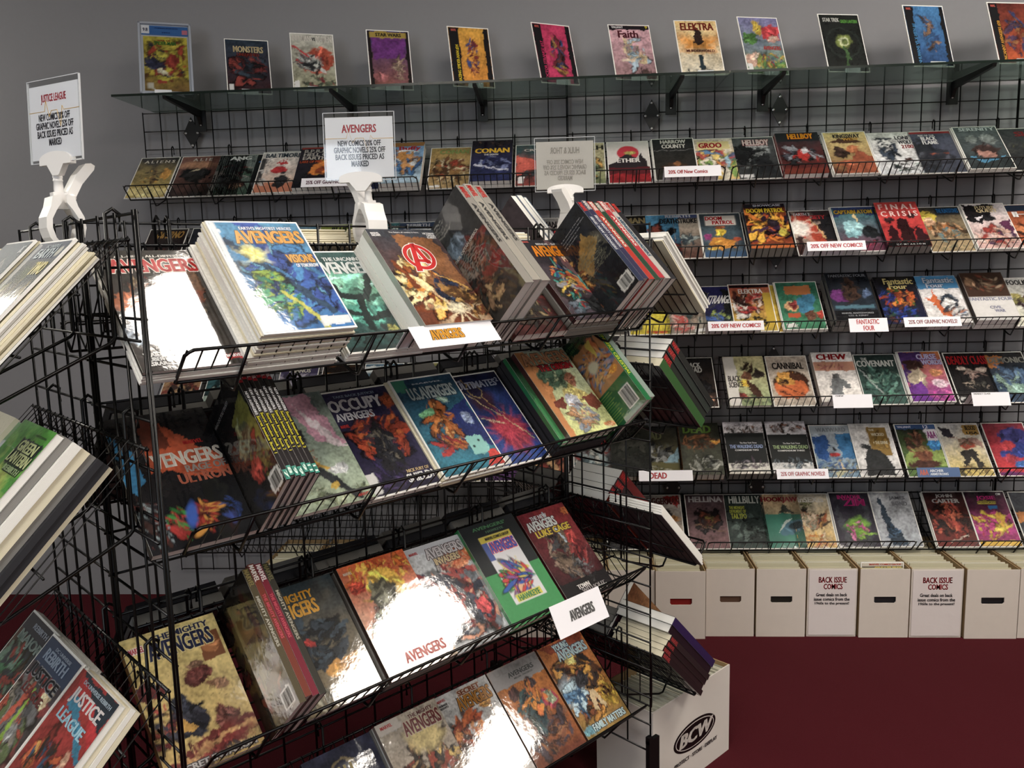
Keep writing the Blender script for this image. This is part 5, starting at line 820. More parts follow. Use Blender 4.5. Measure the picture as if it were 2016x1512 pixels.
A(9, .236, 'dark blue grey graphic novel with an orange block title', [('g', '7a6a4c', '2a3840'), ('n', .2, 8), ('m', .45, .5, .4, .24, ['1c2228', '2c3640', '3a4854', '15181c'], 34), ('e', .38, .52, .07, .05, 'b02c28'), ('e', .72, .26, .26, .1, 'c08a3c'), ('e', .8, .2, .12, .14, 'a87434'), ('m', .4, .1, .45, .1, ['8a8878', 'a8a490', '6a6858', '55544a'], 26)], [('THE MIGHTY', .02, .86, .68, .93, 'd0982c'), AV(-.02 + .02, .73, .68, .85, 'd8a02c')], t=.014, z=.018, sp='26282c')
ST(9, .414, 2, .168, .258, .013, ['d'], 'graphic novel under the flaming orange one', 31, name='graphic_novel', jit=.002)
A(9, .416, 'flaming orange graphic novel with a hooded dark shape', [('g', 'c8b49c', 'c8541c'), ('m', .5, .85, .5, .14, ['d86a1c', 'e8a82c', 'c0441c', 'f0c84c'], 30), ('e', .55, .72, .3, .26, 'e8b83c'), ('e', .45, .66, .2, .24, '4a4838'), ('e', .45, .6, .13, .16, '6a6a58'), ('m', .5, .3, .45, .28, ['c8a874', 'b0b498', 'd8c8a8', '9aa894', 'c88a5c'], 36), ('e', .15, .8, .1, .1, 'b8341c')], [('MARVEL', .05, .92, .17, .945, 'd8c8b8'), (AV(.3, .08, .9, .17, 'c0605c'))], t=.012, z=.03, sp='3a2c28')
A(9, .592, 'white graphic novel crowded with red and navy figures', [('g', 'a8acb0', 'b8bcc0'), ('m', .5, .45, .45, .42, ['8a2c2c', '33384c', 'a84440', '6a7078', '242838', 'c88a6c', 'b0a8a4', '7a2428'], 60), ('e', .6, .3, .16, .22, '2c3040'), ('e', .74, .3, .1, .1, 'a83438'), ('e', .75, .78, .22, .14, 'd88458'), ('m', .72, .78, .22, .13, ['d86c3c', 'e8b088', 'c04c2c'], 16), ('r', 0, .93, 1, 1, 'b4b8c0')], [('MARVEL', .06, .93, .2, .955, 'b83c3c'), AV(.3, .85, .92, .95, 'c8c4c8', '3a2424'), ('INVADERS', .38, .78, .8, .845, 'c8b48c', '3a2424')], t=.014, z=.012, sp='3a3436')
b = A(9, .752, 'black and green hardcover with a small comic pictured on it', [('g', '3c8a50', '23262a'), ('r', 0, .0, 1, .5, '3f9054'), ('r', 0, .5, 1, 1, '24272a'), ('r', .22, .18, .8, .86, 'd0d0d4'), ('r', .22, .8, .8, .86, 'c8b83c'), ('m', .5, .42, .24, .2, ['5a2c6a', '2c5aa8', 'c83c3c', 'd0c04c', '3c8a50', 'd8a884', '8a4c8a'], 44), ('r', .28, .19, .74, .26, 'c8c43c'), ('r', .22, .62, .32, .8, '4a5c9a')], [("AVENGERS'", .2, .93, .8, .965, '4a7a54'), ('HAWKEYE', .4, .885, .72, .91, '4a6a54'), AV(.32, .68, .78, .79, '2c50a8', 'c83c3c'), ('HAWKEYE', .32, .195, .7, .25, '2c7a44'), ('MARVEL COMICS GROUP', .32, .815, .76, .845, '33302a'), ('GRUENWALD - GRANT - LEE', .12, .02, .95, .05, '2a6038')], t=.024, z=.012, w=.174, h=.264, sp='2f7a48', back='2f7a48')
A(9, .95, 'dark red graphic novel with a white and yellow title', [('g', '1c1416', '6a1f28'), ('p', '7a2428', (.3, 1), (1, 1), (1, .5), (.6, .55)), ('m', .42, .5, .24, .34, ['4a3a30', '5c4a3c', '2a2220', '8a7464', '6a5848', '3a3c40'], 40), ('e', .75, .62, .1, .1, 'a83430'), ('m', .78, .45, .16, .16, ['8a2c2c', '5a1c20'], 12), ('s', 'a8bcc8', .5, .95, .6, .6, .018), ('r', 0, 0, 1, .2, '1a1618'), ('m', .62, .3, .2, .12, ['6a6a6c', '3c3c40'], 12), ('e', .95, .9, .1, .06, 'b8602c')], [('THE NEW', .2, .9, .55, .945, 'c8ccd0'), AV(.06, .79, .66, .895, 'd8dcdc', '3a1c20'), ('LUKE CAGE', .14, .71, .86, .785, 'd0b83c', '3a1c1c'), ('TOWN', .3, .1, .55, .15, 'd8d4d0'), ('WITHOUT', .34, .055, .84, .1, '8a8484'), ('PITY', .68, .025, .86, .065, 'd8d4d0')], t=.014, z=.006, sp='3a181c')
# --- lowest shelf
A(14, .318, 'dark navy graphic novel with a round bronze emblem', [('g', '24242c', '33364c'), ('n', .3, 7), ('e', .48, .78, .2, .2, '8a7c5c', 0, .05, .02), ('e', .48, .78, .165, .165, '3a3a48', 0, .05, .02), ('m', .5, .4, .45, .3, ['2a2c3a', '4a4438', '1c1c24', '6a5c48'], 26)], [('AU', .36, .72, .6, .85, 'a89868'), ('ULTRON', .5, .66, .82, .69, 'c8c4bc')], t=.01, sp='2a2c38')
ST(14, .486, 3, .168, .258, .009, ['w', 'd'], 'graphic novel under the white one with a dark red title', 41, name='graphic_novel', jit=.002)
A(14, .488, 'white graphic novel with a dark red bent title', [('g', '5a4434', 'b8ac9c'), ('m', .55, .45, .42, .35, ['2a2420', '6a4c34', 'c8a85c', '8a3a28', '3c3430', 'b09064'], 46), ('e', .62, .75, .25, .2, 'c8b478', 0, .6), ('e', .4, .35, .14, .16, 'a8402c'), ('r', 0, .9, .35, 1, 'c4bcb4')], [('MARVEL', .06, .94, .24, .97, 'b83c3c'), ('THE MIGHTY', .5, .93, .9, .965, '5a2424'), AV(.36, .8, .96, .925, '6a2224', 'b8a894')], t=.01, z=.031, sp='8a7c70')
A(14, .652, 'white graphic novel with an orange robot mass and blue hair', [('g', 'a8a4a0', 'c0c0c0'), ('m', .35, .52, .3, .3, ['c8642c', 'a8481c', '8a3418', 'd88a44', '4a2418'], 40), ('m', .35, .25, .2, .18, ['4a6a80', '33506a', '6a8a9a'], 18), ('e', .78, .78, .1, .1, 'c0843c'), ('m', .8, .5, .16, .2, ['b8a898', 'c8b8a8', '8a6a5c', '9a8478'], 18), ('m', .5, .08, .4, .08, ['8a4424', '33302c', 'b86c3c'], 16)], [('MARVEL', .05, .94, .2, .965, 'b84848'), ('SECRET', .42, .92, .82, .97, '8a4c34', 'b8a898'), AV(.34, .79, .95, .915, 'b8803c', '3a241c'), ('BRUBAKER', .04, .9, .2, .92, '444'), ('DEODATO', .04, .875, .2, .895, '444')], t=.012, z=.02, sp='4a3a34')
A(14, .825, 'orange graphic novel with a grey title band', [('g', '6a3420', 'd07c28'), ('r', 0, .8, 1, 1, 'a09c9c'), ('m', .5, .3, .45, .26, ['5a3424', '7a4a34', '33282c', '8a5c3c', '4a3c44'], 46), ('m', .42, .5, .2, .26, ['2f4c50', '3a5a5c', '243c44', '4c5c54'], 30), ('e', .25, .72, .1, .1, '4a2c2a'), ('e', .62, .74, .13, .1, '33282a'), ('e', .8, .55, .12, .16, '9a3448', 30), ('e', .8, .55, .08, .11, '9aa888', 30), ('e', .2, .36, .12, .16, '7a6054'), ('m', .6, .6, .3, .15, ['d88a2c', 'd0702c'], 10)], [('ULTIMATE', .1, .92, 1.0, .98, '8a8686'), AV(.32, .865, .84, .915, '26282a'), ('MILLAR - PACHECO', .4, .835, .78, .852, '444')], t=.016, z=.016, sp='4a3028')
A(14, 1.006, 'orange and teal graphic novel with a pale blue outlined title', [('g', '8a7034', 'c06c2c'), ('p', '8a3c20', (0, 1), (1, 1), (.9, .85), (.2, .9)), ('m', .5, .5, .42, .38, ['3a2c28', 'c88a34', 'd8a03c', '5a3824', '8a4c28', '2a2628'], 56), ('e', .22, .48, .22, .2, 'a8c4d4', 0, .7), ('m', .2, .4, .18, .18, ['5c8ab0', 'b8d4e0', '33587a'], 20), ('e', .5, .55, .14, .14, '2a2a30'), ('e', .48, .78, .1, .08, 'd0b060'), ('p', 'c0a880', (.5, .42), (.6, .42), (.72, .22), (.65, .2), (.56, .35), (.5, .2), (.44, .22)), ('m', .85, .3, .14, .2, ['b8942c', '8a7424', 'd0b03c'], 16), ('e', .2, .08, .2, .06, '6aa0b0')], [('YOUNG', .3, .9, .62, .97, 'b8d0d4', '24405a'), AV(.3, .79, .95, .895, 'b8d0d4', '24405a'), ('FAMILY MATTERS', .2, .05, .93, .12, 'c0d8dc', '1c2830')], t=.014, z=.012, sp='5a3a28')

# ================================================================== left face of the rack
EX = [('g', '2c3a30', '3a4440'), ('m', .5, .45, .45, .4, ['5c6a3c', '2a2c28', '8a7a44', '7a4434', '3c4a4c', 'a8a468'], 46), ('r', 0, .86, 1, 1, '2c4058')]
ST(0, .06, 9, .172, .262, .0042, ['w', 'c'], 'comic in the farthest stack on the left top rack shelf', 50, 'L')
ST(0, .24, 10, .172, .262, .0042, ['c', 'w'], 'comic in the middle stack on the left top rack shelf', 51, 'L')
A(0, .24, 'dark teal comic in the middle stack', [('g', '26383c', '2c4c58'), ('m', .5, .5, .4, .4, ['3c5a60', '1c2a2c', '8a8c84'], 20)], [('DC', .86, .9, .96, .96, 'c9ccd0')], t=.004, z=.047, bag=True, w=.172, h=.262, face='L')
ST(0, .418, 9, .172, .262, .0038, ['c', 'w', 'c'], 'comic in the nearest stack on the left top rack shelf', 52, 'L')
A(0, .418, 'olive comic with a white circle and yellow lettering', EX + [('e', .9, .92, .06, .06, 'c8c8b4', 0, .1, 0)], [('DC UNIVERSE', .4, .95, .8, .975, 'a8b4b8'), ('EARTH', .3, .87, .82, .945, 'b0bcc0'), ('TWO', .62, .74, .95, .84, 'c0b03c')], t=.004, z=.04, bag=True, w=.172, h=.262, face='L')
ST(4, .05, 6, .17, .26, .01, ['w', 'c'], 'book in the farthest stack on the left second rack shelf', 53, 'L', name='graphic_novel')
A(4, .215, 'white graphic novel with a green band', [('g', 'b8c8d8', 'c8d4e0'), ('r', 0, .86, 1, 1, '2c8a4c'), ('p', '9ab0cc', (0, .3), (1, .6), (1, .2), (0, 0))], [('STORY', .7, .88, .95, .93, '8ac8a0')], t=.05, z=.004, face='L', sp='2c8a4c', pg='w')
zz = .004
for i, (tt, kk, lb) in enumerate(((.008, 'c', 'cream-edged'), (.012, 'k', 'blue and violet edged'), (.010, 'k', 'black-edged'), (.012, 'd', 'grey hardbound'), (.016, 'c', 'buff-edged'), (.014, 'w', 'white-edged'), (.012, 'd', 'silver-edged'))):
    plain(DK[('L', 4)] @ T(.403 + .004 * ((i * 7) % 3 - 1), -.002, zz), .171, .262, tt * .95, kk, '%s book in the near stack on the left second rack shelf' % lb, 'books in the near left stack', 'graphic_novel', 'graphic novel'); zz += tt
A(4, .403, 'bright green graphic novel with a glow and pale boxed title', [('g', '2c7a34', '4c9a34'), ('e', .4, .5, .35, .26, 'c8c85c', 0, .9), ('b', .4, .5, 'a8c85c', 13, .8), ('p', '2a5a24', (0, .25), (.4, .35), (.9, .5), (1, .3), (.5, .15), (0, .1)), ('m', .45, .52, .06, .08, ['3a6a2c', '2c4c24'], 6), ('m', .6, .3, .3, .1, ['4a3a24', '3c6a2c', '2a4a20'], 12), ('r', .36, .74, .96, .9, '22302c')], [('GEOFF JOHNS', .6, .93, .9, .95, '33502c'), ('GREEN', .42, .825, .9, .895, 'd0d8a0', '1c2c24'), ('LANTERN', .38, .75, .96, .82, 'd0d8a0', '1c2c24'), ('REBIRTH', .5, .7, .92, .735, 'a8c090', '1c2c24')], t=.011, z=zz, face='L', sp='d0d0d0')
A(9, .06, 'dark green and red comic at the far end', [('g', '2a4a38', '4a2a2c'), ('m', .5, .5, .45, .45, ['3a6a4c', '8a3430', '26303a', '5c7a6c'], 34), ('r', 0, .88, 1, 1, '2a3040')], [('REBIRTH', .3, .92, .8, .96, 'a8b0bc'), ('MAJOR', .1, .78, .9, .88, '8a9a94')], t=.02, bag=True, w=.172, h=.262, face='L')
ST(9, .235, 7, .172, .262, .0042, ['w'], 'comic under the one with a grey stone arm', 55, 'L')
A(9, .237, 'blue banded comic with a grey stone arm and red rays', [('g', '4a4438', '3a3444'), ('p', '8a2c30', (.3, 1), (.7, .9), (.9, .3), (.5, .5)), ('b', .6, .6, 'a83434', 7, .8), ('m', .4, .4, .4, .4, ['6a6a6c', '4a4c50', 'b8503c', '8a8478', '5a6a44'], 44), ('p', '8ab03c', (.45, .7), (.5, .7), (.6, .1), (.52, .1)), ('e', .8, .72, .1, .1, 'd0b890'), ('e', .62, .45, .12, .09, '8a8c8c', 30), ('r', 0, .82, 1, 1, '2a4264')], [('DC UNIVERSE', .3, .945, .8, .968, 'a8b4c4'), ('REBIRTH', .15, .86, .82, .935, 'a8b8cc'), ('JUSTICE', .06, .72, .9, .82, '33343a', '8a8c90'), ('LEAGUE', .2, .64, .8, .7, '7a4444')], t=.004, z=.036, bag=True, w=.172, h=.262, face='L')
ST(9, .418, 3, .168, .26, .009, ['w', 'c'], 'book under the red one with a blue ringed corner', 56, 'L', name='graphic_novel', jit=.002)
A(9, .418, 'red graphic novel with a blue ringed corner and white slanted title', [('g', '5a2420', 'a82c2c'), ('m', .45, .35, .42, .3, ['7a2420', '33201f', 'c86034', '2a4c6a', 'd8a04c', '4a1c1c', '24241f'], 46), ('e', .8, .5, .07, .12, '2c6a90'), ('e', .8, .6, .06, .07, 'b88a70'), ('e', .45, .3, .2, .1, 'd89a44', 0, .8), ('p', '1c2a38', (.1, 1), (1, 1), (1, .78), (.6, .84), (.2, .95)), ('p', '2c7a9a', (.15, .82), (.6, .72), (1, .62), (1, .66), (.6, .78), (.2, .9)), ('p', 'b8242c', (.1, .92), (.6, .84), (1, .72), (1, .8), (.6, .9), (.15, .98))], [('DC UNIVERSE REBIRTH', .2, .94, .92, .965, 'a8b8c4'), ('JUSTICE', .14, .81, .88, .915, 'e4dede'), ('LEAGUE', .14, .71, .8, .78, 'a8d0e0')], t=.010, z=.031, face='L', sp='d0d0d0')
# ================================================================== right and back faces
ST(0, -.02, 8, .172, .262, .0042, ['w', 'c'], 'comic in the outer stack on the right top rack shelf', 60, 'R')
ST(0, .17, 7, .172, .262, .0042, ['w'], 'comic in the second stack on the right top rack shelf', 61, 'R')
ST(0, .36, 5, .172, .262, .0042, ['k', 'w'], 'comic in the last stack on the right top rack shelf', 62, 'R')
def RS(k, s, items, lab):
    """face-out books lying on each other on the right face, spines towards the photographer"""
    z = .004
    for i, (t, spc, pg, tx, w, h) in enumerate(items):
        A(k, s + .003 * ((i * 5) % 3 - 1), '%s, %s from the wires' % (lab, ['nearest', 'second', 'third', 'fourth', 'fifth', 'sixth', 'seventh'][i]), [('g', spc, '1c1a1e'), ('n', .3, 6)], t=t * .96, z=z, w=w, h=h, face='R', n=(14, 20), sp=spc, pg=pg, back='201e22',
          spine_texts=[('MARVEL', .02, .15, .17, .85, tx)] if tx else None, name='graphic_novel'); z += t
MV = 'c83c3c'
RS(4, -.01, [(.026, '2f5a2c', 'c', None, .17, .262), (.022, '1c2422', 'w', MV, .17, .262), (.02, '26302e', 'w', MV, .172, .266), (.018, '1a1e20', 'w', MV, .172, .266)], 'dark green hardcover on the right')
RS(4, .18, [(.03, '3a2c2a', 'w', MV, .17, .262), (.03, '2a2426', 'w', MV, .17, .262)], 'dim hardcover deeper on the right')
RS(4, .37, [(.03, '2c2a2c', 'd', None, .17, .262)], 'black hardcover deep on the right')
for i in range(4):
    A(9, -.02 + i * .004, 'dark comic with white edges, %s from the wires' % ['nearest', 'second', 'third', 'fourth'][i], [('g', '3a2c30', '2a2426'), ('n', .3, 6)], t=.006, z=.004 + i * .007, bag=True, w=.172, h=.262, face='R', n=(12, 18), back='3a3034')
RS(9, .17, [(.028, 'a83a24', 'w', MV, .168, .258), (.026, '5a2c34', 'w', MV, .168, .258), (.026, '3a3436', 'w', MV, .168, .258), (.026, '6a2c2c', 'w', MV, .168, .258)], 'thick paperback on the right')
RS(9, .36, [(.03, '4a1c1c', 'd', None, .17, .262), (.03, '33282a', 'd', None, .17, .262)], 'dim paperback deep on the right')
RS(14, -.015, [(.016, '242022', 'c', 'b84848', .168, .258), (.016, '2a2426', 'c', 'b84848', .168, .258), (.016, '242022', 'c', 'b84848', .168, .258), (.016, '2a2628', 'c', 'b84848', .168, .258), (.022, '1f1c24', 'w', None, .176, .27), (.022, '2c2450', 'w', None, .178, .274)], 'cream and violet book low on the right')
RS(14, .17, [(.02, '26262a', 'd', None, .17, .262), (.02, '2c2c30', 'd', None, .17, .262), (.02, '1f2024', 'd', None, .17, .262), (.02, '2a2a2e', 'd', None, .17, .262)], 'dark paperback low on the right')
q = SP(14, .165, 1, .014, 'brown graphic novel with a barcode standing low at the right', first=([('g', '8a6844', '7a5030'), ('r', 0, 0, .3, 1, '26222a'), ('p', '4a2430', (.3, 1), (.6, 1), (.55, .5), (.3, .3)), ('e', .7, .3, .1, .16, '33241f'), ('r', .74, .05, .97, .16, 'c8c0b8')], [('THERE ARE TWO SIDES TO EVERY', .06, .1, .14, .95, '8a868c')][:0]), cols=['26222a'], face='R')
barcode(q, .76, .06, .95, .15, .168, .258, -.0009)
ST(0, .10, 12, .172, .262, .0042, ['c', 'w'], 'comic in the right-hand stack behind the rack', 70, 'B')
ST(0, .47, 13, .172, .262, .0042, ['c'], 'comic in the cream stack behind the rack', 71, 'B')
ST(0, .65, 12, .172, .262, .0042, ['c'], 'comic in the next cream stack behind the rack', 72, 'B')
for k in (4, 9):
    for j, sx in enumerate((.04, .23, .42, .61, .80, .99)):
        D = DK[('B', k)]
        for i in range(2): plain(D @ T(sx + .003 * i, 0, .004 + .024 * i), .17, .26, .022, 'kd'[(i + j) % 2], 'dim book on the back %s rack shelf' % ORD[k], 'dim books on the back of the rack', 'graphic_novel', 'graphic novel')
SP(0, .015, 3, .02, 'silver blue hardcover on the back of the rack', w=.176, h=.275, cols=['7a94b0', '6a7a90', '3a3036'], face='B')
# ================================================================== price tags on shelf lips
def shelf_tag(D, x0, x1, lines, label, hgt=.042, down=60, inner=True, shade=m_card):
    t = thing('shelf_tag', label, 'price tag', D @ T(x0, -.005, .079), 'price tags on the shelves')
    w = x1 - x0
    F = RX(R(-45)) @ RX(R(down))          # level frame, then the flap hangs forward
    fl = MB().box(0, -hgt + .008, 0, w, .008, .0008).build('front_flap', shade, t, M=F)
    letters('lettering', lines, lambda x, y, l: (x * w, -hgt + .008 + y * hgt, .0009 + l), fl)
    if inner: MB().box(0, .008, -.078, w, .0088, -.006).build('inner_panel', m_card, t)
    return t
G25 = lambda c: [('25% OFF GRAPHIC NOVELS!', .08, .3, .93, .72, c)]
N20 = lambda c: [('20% OFF NEW COMICS!', .06, .3, .94, .74, c)]
shelf_tag(wdeck(1), 0.761, 1.005, G25('6a4a58'), 'white paper tag about graphic novels on the top wall shelf')
shelf_tag(wdeck(1), 2.203, 2.422, [('20% Off New Comics', .07, .3, .76, .65, 'a83838')], 'white paper tag about new comics on the top wall shelf', .05)
shelf_tag(wdeck(5), 2.758, 2.982, N20('b83440'), 'white paper tag with red lettering on the second wall shelf')
shelf_tag(wdeck(9), 2.377, 2.597, N20('b83440'), 'white paper tag with red lettering on the third wall shelf')
shelf_tag(wdeck(9), 2.928, 3.077, [('FANTASTIC', .2, .56, .78, .92, 'b8242c'), ('FOUR', .36, .1, .64, .46, 'b8242c')], 'white card with two red words on the third wall shelf', .058, 64)
shelf_tag(wdeck(9), 3.140, 3.358, G25('8a4a50'), 'white paper tag about graphic novels on the third wall shelf')
shelf_tag(wdeck(13), 2.874, 3.029, [('CHEW', .08, .84, .28, .95, '444')] + [('a story of cops and crooks', .08, .70 - .1 * i, .66, .76 - .1 * i, '99979a') for i in range(0)], 'white information card under the thick white book', .056, 64)
shelf_tag(wdeck(13), 3.416, 3.561, [('DEADLY CLASS', .06, .84, .5, .95, '444')], 'white information card at the right of the fourth wall shelf', .056, 64)
shelf_tag(wdeck(17), 2.100, 2.320, [('DEAD', .2, .22, .52, .8, 'b0202c')], 'white paper tag with one bold red word on the fifth wall shelf', .045)
shelf_tag(wdeck(17), 2.659, 2.866, G25('a85058'), 'white paper tag about graphic novels on the fifth wall shelf')
m_blue = mat('banner_blue', '2c5080', rough=.4)
shelf_tag(wdeck(17), 3.217, 3.385, [('A&A', .06, .2, .26, .8, 'c0604c'), ('ARCHER', .3, .52, .62, .8, 'd0d8e0'), ('ARMSTRONG', .3, .18, .72, .44, 'd0d8e0')], 'blue printed paper tag on the fifth wall shelf', .04, 60, False, m_blue)
shelf_tag(DK[('A', 0)], .455, .655, [('AVENGERS', .2, .3, .58, .78, 'd89a24', '5a3a14')], 'bright paper tag with a golden word on the top rack shelf', .05, 48)
shelf_tag(DK[('A', 9)], .83, 1.0, [('AVENGERS', .3, .34, .78, .66, '4a4a4c', 'a8a8a8')], 'white paper tag with a grey word on the third rack shelf', .075, 62, False)

# ================================================================== sign holders
def clip_sign(P, bar_yaw, C, sg_yaw, tilt, w, h, lines, label, zs=1.70, flip=False, wave=True, back=False):
    t = thing('clip_sign', label, 'sign', T(P[0], P[1], ZT) @ RZ(bar_yaw), 'clip-on sign holders')
    for s in (-1, 1):
        out = [(.006, .050), (.017, .046), (.021, .030), (.0295, .012), (.0310, -.006), (.0270, -.022), (.0165, -.038), (.0085, -.043)]
        inn = [(.0085, -.035), (.0175, -.022), (.0215, -.006), (.0205, .009), (.0125, .024), (.004, .036)]
        MB().prism([(s * y, z) for y, z in out + inn], 'x', -.024, .024).build('jaw', m_white, t)
    MB().box(-.010, -.012, .026, .010, .012, .054).build('spring_block', m_white, t)
    MB().tube([(-.022, .014, .044), (.022, .014, .044)], .0062, 12).build('pivot', m_white, t, True)
    lv = [(.008, .036), (.019, .042), (.033, .068), (.054, .093), (.056, .100), (.050, .104), (.041, .103), (.026, .085), (.010, .056)]
    sgn = -1 if flip else 1
    MB().prism([(sgn * y, z) for y, z in lv], 'x', -.018, .018).build('lever', m_white, t)
    top = zs - ZT
    MB().lathe([(.0085, .030), (.0078, .060), (.0070, .072), (.0078, .0725), (.0078, .0755), (.0068, .076), (.0078, .0785), (.0078, .0815), (.0068, .082), (.0062, top + .004)], 14).build('stem', m_white, t, True)
    SM = RZ(-bar_yaw) @ T(C[0] - P[0], C[1] - P[1], top) @ RZ(sg_yaw) @ RX(R(tilt)) @ T(-w / 2, 0, 0)
    arc = [(w * .5 + math.cos(a) * w * .3, .004 + math.sin(a) * .014) for a in [math.pi * i / 14 for i in range(15)]]
    MB().prism([(w * .2, -.004), (w * .8, -.004)] + arc, 'y', -.0045, .006).build('grip_bar', m_white, t, M=SM)
    MB().prism([(w * .44, -.022), (w * .56, -.022), (w * .66, -.004), (w * .34, -.004)], 'y', -.0045, .006).build('neck', m_white, t, M=SM)
    MB().box(.001, -.0016, .002, w - .001, .0016, h).build('sleeve', m_acryl, t, M=SM)
    ed = MB()
    for a in ((0, 0, w, .0012), (0, h - .0012, w, h), (0, 0, .0012, h), (w - .0012, 0, w, h)): ed.box(a[0], -.0018, a[1], a[2], .0018, a[3])
    ed.build('sleeve_edge', m_acryl_edge, t, M=SM)
    pp = MB().box(.004, -.0006, .006, w - .004, .0006, h - .010).build('paper', mat('sign_paper_shaded', 'bdb8b0', rough=.6) if back else m_paper, t, M=SM)  # rear-view sign: backlit shade is put into the paper colour
    if lines:
        letters('lettering', lines, lambda x, y, l: ((w - x * w) if back else x * w, -(.0008 + l * .3), y * h), pp, bold=.035)
    if wave and not back:
        pts = [(.02, .62), (.32, .62), (.35, .74), (.41, .55), (.45, .62), (.56, .62), (.62, .42), (.66, .66), (.69, .61), (.98, .61)]
        MB().tube([(x * w, -.0009, y * h) for x, y in pts], .0005, 4).build('pulse_line', ink('d8a828'), pp)
    return t
def sale(hd):
    return [(hd, .26, .70, .74, .82, 'b82c3c'), ('NEW COMICS 20% OFF', .2, .505, .80, .59, '2c2e3a'), ('GRAPHIC NOVELS 25% OFF', .14, .405, .86, .49, '2c2e3a'), ('BACK ISSUES PRICED AS', .16, .305, .84, .39, '2c2e3a'), ('MARKED', .38, .205, .62, .29, '2c2e3a')]
P = LB + M_ * .27
clip_sign((P.x, P.y), TH - R(90), (P.x + .008, P.y - .01), R(-24), -3, .136, .138, sale('JUSTICE LEAGUE'), 'white clip-on sale sign at the left with a two word red heading', 1.708)
P = J1 + E_ * .578
clip_sign((P.x, P.y), TH, (P.x - .012, P.y - .01), R(2), -3, .150, .140, sale('AVENGERS'), 'bright white clip-on sale sign above the tall stacks', 1.700, flip=False)
P = J2
gh = [(a[0], a[1], a[2], a[3], a[4], 'a39d95') for a in sale('HULK & THOR')]
clip_sign((P.x + .01, P.y - .01), TH + R(90), (P.x - .005, P.y - .012), R(1), -4, .157, .138, gh, 'grey clip-on sign seen from behind, right of the bright one', 1.702, wave=False, back=True)

# ================================================================== back issue boxes along the wall
def comic_box(x, w, label, sign=False, hole='222', n=13, d=.40, h=.285, yf=-.41, dy=0.0, fill=True, look=''):
    t = thing('comic_box', label, 'box', T(x, yf + dy, 0), 'white boxes of back issues along the wall')
    th = .004
    if sign:
        MB().box(0, 0, 0, w, th, h).build('front', m_board, t)
        MB().box(.006, -.0025, .008, w - .006, -.0005, h - .004).build('paper_sign', mat('sign_paper', 'd8d0ce', rough=.6, bump=(18, .35, .02)), t)
        letters('lettering', [('BACK ISSUE', .22, .80, .78, .885, 'b0202a'), ('COMICS', .32, .705, .70, .785, 'b0202a'), ('Great deals on back', .17, .60, .80, .65, '2a2426'), ('issue comics from the', .13, .535, .85, .585, '2a2426'), ('1960s to the present!', .15, .47, .84, .52, '2a2426')], lambda a, b, l: (a * w, -.0026 - l, b * h), t, bold=.035)
    else:
        hx0, hx1, hz0, hz1 = w * .29, w * .73, h * .505, h * .60
        f = MB().box(0, 0, 0, w, th, hz0).box(0, 0, hz1, w, th, h).box(0, 0, hz0, hx0, th, hz1).box(hx1, 0, hz0, w, th, hz1)
        c = .006
        for a, b in ((hx0, 1), (hx1, -1)): f.prism([(a, hz0), (a + b * c, hz0), (a, hz0 + c)], 'y', 0, th)
        f.build('front', m_board, t)
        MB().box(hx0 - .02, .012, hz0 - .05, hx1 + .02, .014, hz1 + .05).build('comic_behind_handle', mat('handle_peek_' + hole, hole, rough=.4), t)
    MB().box(0, th, 0, th, d, h + .002).build('side', m_kraft, t)
    MB().box(w - th, th, 0, w, d, h + .002).build('side', m_kraft, t)
    MB().box(th, d - th, 0, w - th, d, h).build('back', m_kraft, t)
    MB().box(th, th, 0, w - th, d - th, th).build('bottom', m_kraft, t)
    if fill:
        me = BCM
        for i in range(n):
            y = .018 + (d - .05) * i / n
            o = bpy.data.objects.new('bagged_comic', me[i % 3]); COL.objects.link(o)
            o.matrix_world = T(x + w / 2 + .002 * ((i * 7) % 3 - 1), yf + dy + y, .005 + .003 * ((i * 5) % 3)) @ RX(R(-3))
            tag(o, 'bagged comic standing in the %s' % look, 'comic', 'bagged comics in the boxes')
BCM = [MB().box(-.084, 0, 0, .084, .006, .275).mesh('bagged_comic', mat('bag_edge_%d' % i, c, rough=.25)) for i, c in enumerate(('d0cab0', 'c2bda4', 'd6d2c0'))]
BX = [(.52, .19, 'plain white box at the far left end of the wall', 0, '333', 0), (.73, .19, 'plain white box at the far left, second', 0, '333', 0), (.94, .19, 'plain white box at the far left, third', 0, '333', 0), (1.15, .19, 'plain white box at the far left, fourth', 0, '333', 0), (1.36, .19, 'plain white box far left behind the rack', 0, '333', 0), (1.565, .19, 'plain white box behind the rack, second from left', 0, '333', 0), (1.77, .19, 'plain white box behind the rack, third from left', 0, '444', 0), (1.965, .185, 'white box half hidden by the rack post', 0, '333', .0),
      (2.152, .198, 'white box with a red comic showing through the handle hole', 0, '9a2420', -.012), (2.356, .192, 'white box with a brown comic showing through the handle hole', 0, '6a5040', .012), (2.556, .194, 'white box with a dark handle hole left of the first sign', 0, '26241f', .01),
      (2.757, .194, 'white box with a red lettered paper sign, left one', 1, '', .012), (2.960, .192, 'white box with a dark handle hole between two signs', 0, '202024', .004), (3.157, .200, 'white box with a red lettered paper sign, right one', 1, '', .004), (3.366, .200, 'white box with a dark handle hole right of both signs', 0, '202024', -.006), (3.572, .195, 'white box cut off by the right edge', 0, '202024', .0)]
for x, w, lab, sg, hc, dy in BX:
    comic_box(x, w, lab, bool(sg), hc or '222', look=lab, dy=dy, n=13)
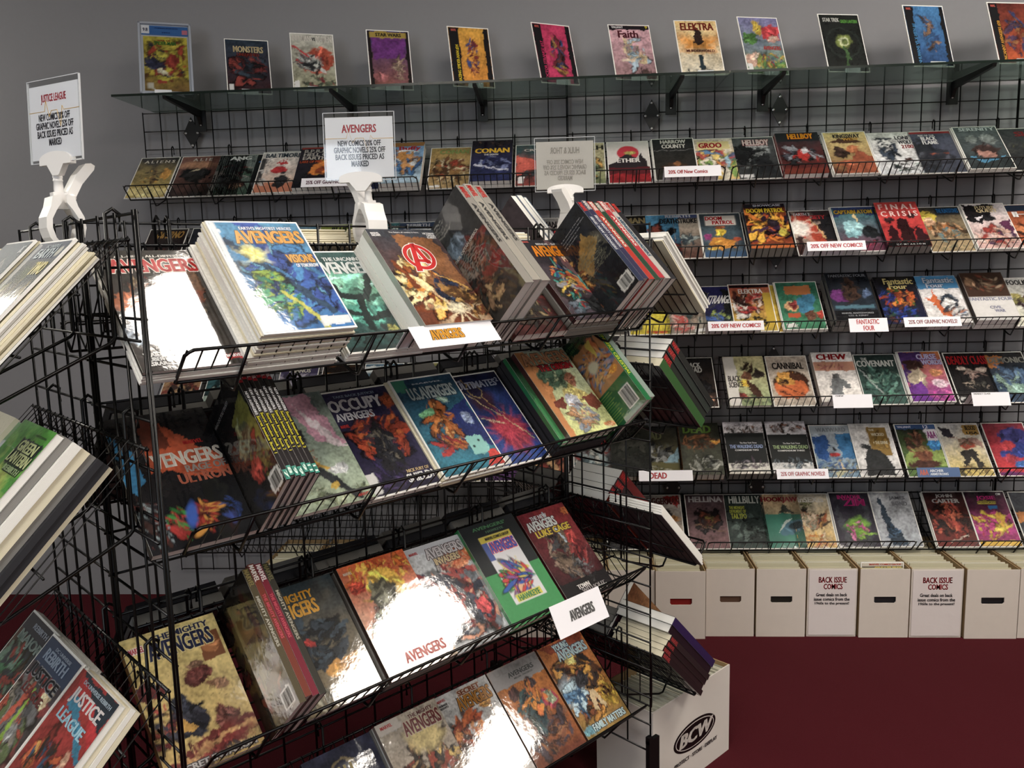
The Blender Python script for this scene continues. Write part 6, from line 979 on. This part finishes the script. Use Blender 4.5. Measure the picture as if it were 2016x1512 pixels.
# one comic sticks up out of a box
bb = book(T(2.972, -.385, .03) @ RX(R(86)), .168, .272, .004, [('g', '8a7a60', 'c8b8a0'), ('r', 0, .86, 1, .97, '241c18'), ('r', 0, .95, 1, 1, 'c8c0b0')], [('MARVEL COMICS GROUP', .18, .965, .95, .99, 'b83c30'), ('CREATURES', .3, .88, .96, .945, 'd8c03c')], 'comic_book', 'old comic sticking up out of the box between the signs', 'comic', 'bagged comics in the boxes', bag=True)

# large box beside the rack
BW, BD, BH = .39, .205, .282
B0 = Vector((2.025, -1.474, 0))
bx = thing('comic_box', 'white storage box with a black oval logo on the red carpet', 'box', T(*B0) @ RZ(TH))
MB().box(0, 0, 0, BW, .004, BH).build('front', mat('box_white', 'd2ccc6', rough=.7, bump=(20, .1, .02)), bx)
for y0, y1, x0, x1, nm in ((.004, BD, 0, .004, 'side'), (.004, BD, BW - .004, BW, 'side'), (BD - .004, BD, .004, BW - .004, 'back')):
    MB().box(x0, y0, 0, x1, y1, BH + (.004 if nm == 'back' else .0)).build(nm, MATS['box_white'] if nm == 'side' and x0 == 0 else m_kraft, bx)
MB().box(.004, .004, 0, BW - .004, BD - .004, .004).build('bottom', m_kraft, bx)
lg = MB()
def disc(mb, cx, cz, rx, rz_, y, mi, n=40, sh=.0):
    mb.add([(cx + rx * math.cos(2 * math.pi * i / n) + 0 * sh, y, cz + rz_ * math.sin(2 * math.pi * i / n)) for i in range(n)], [tuple(range(n))], mi)
disc(lg, .205, .135, .108, .045, -.0004, 0); disc(lg, .205, .135, .098, .038, -.0007, 1); disc(lg, .205, .135, .095, .0355, -.0010, 0)
lg.build('logo', [ink('0c0c0d'), ink('d0cac4')], bx)
letters('lettering', [('BCW', .125, .115, .285, .157, 'd0cac4', None, .012), ('PROTECT · STORE · DISPLAY', .1, .068, .32, .080, '17161a')], lambda x, y, l: (x, -.0012 - l, y), bx)
for i in range(26):
    o = bpy.data.objects.new('bagged_comic', BC2) if i else bpy.data.objects.new('bagged_comic', None)
    if i == 0:
        bpy.data.objects.remove(o); BC2 = MB().box(0, -.088, 0, .006, .088, .262).mesh('bagged_comic', mat('bag_edge_pale', 'c9c8b8', rough=.2)); o = bpy.data.objects.new('bagged_comic', BC2)
    COL.objects.link(o)
    o.matrix_world = bx.matrix_world @ T(.012 + i * .0142, BD / 2, .005 + .002 * (i % 3)) @ RY(R(4))
    tag(o, 'bagged comic standing in the white box with the oval logo', 'comic', 'bagged comics in the logo box')
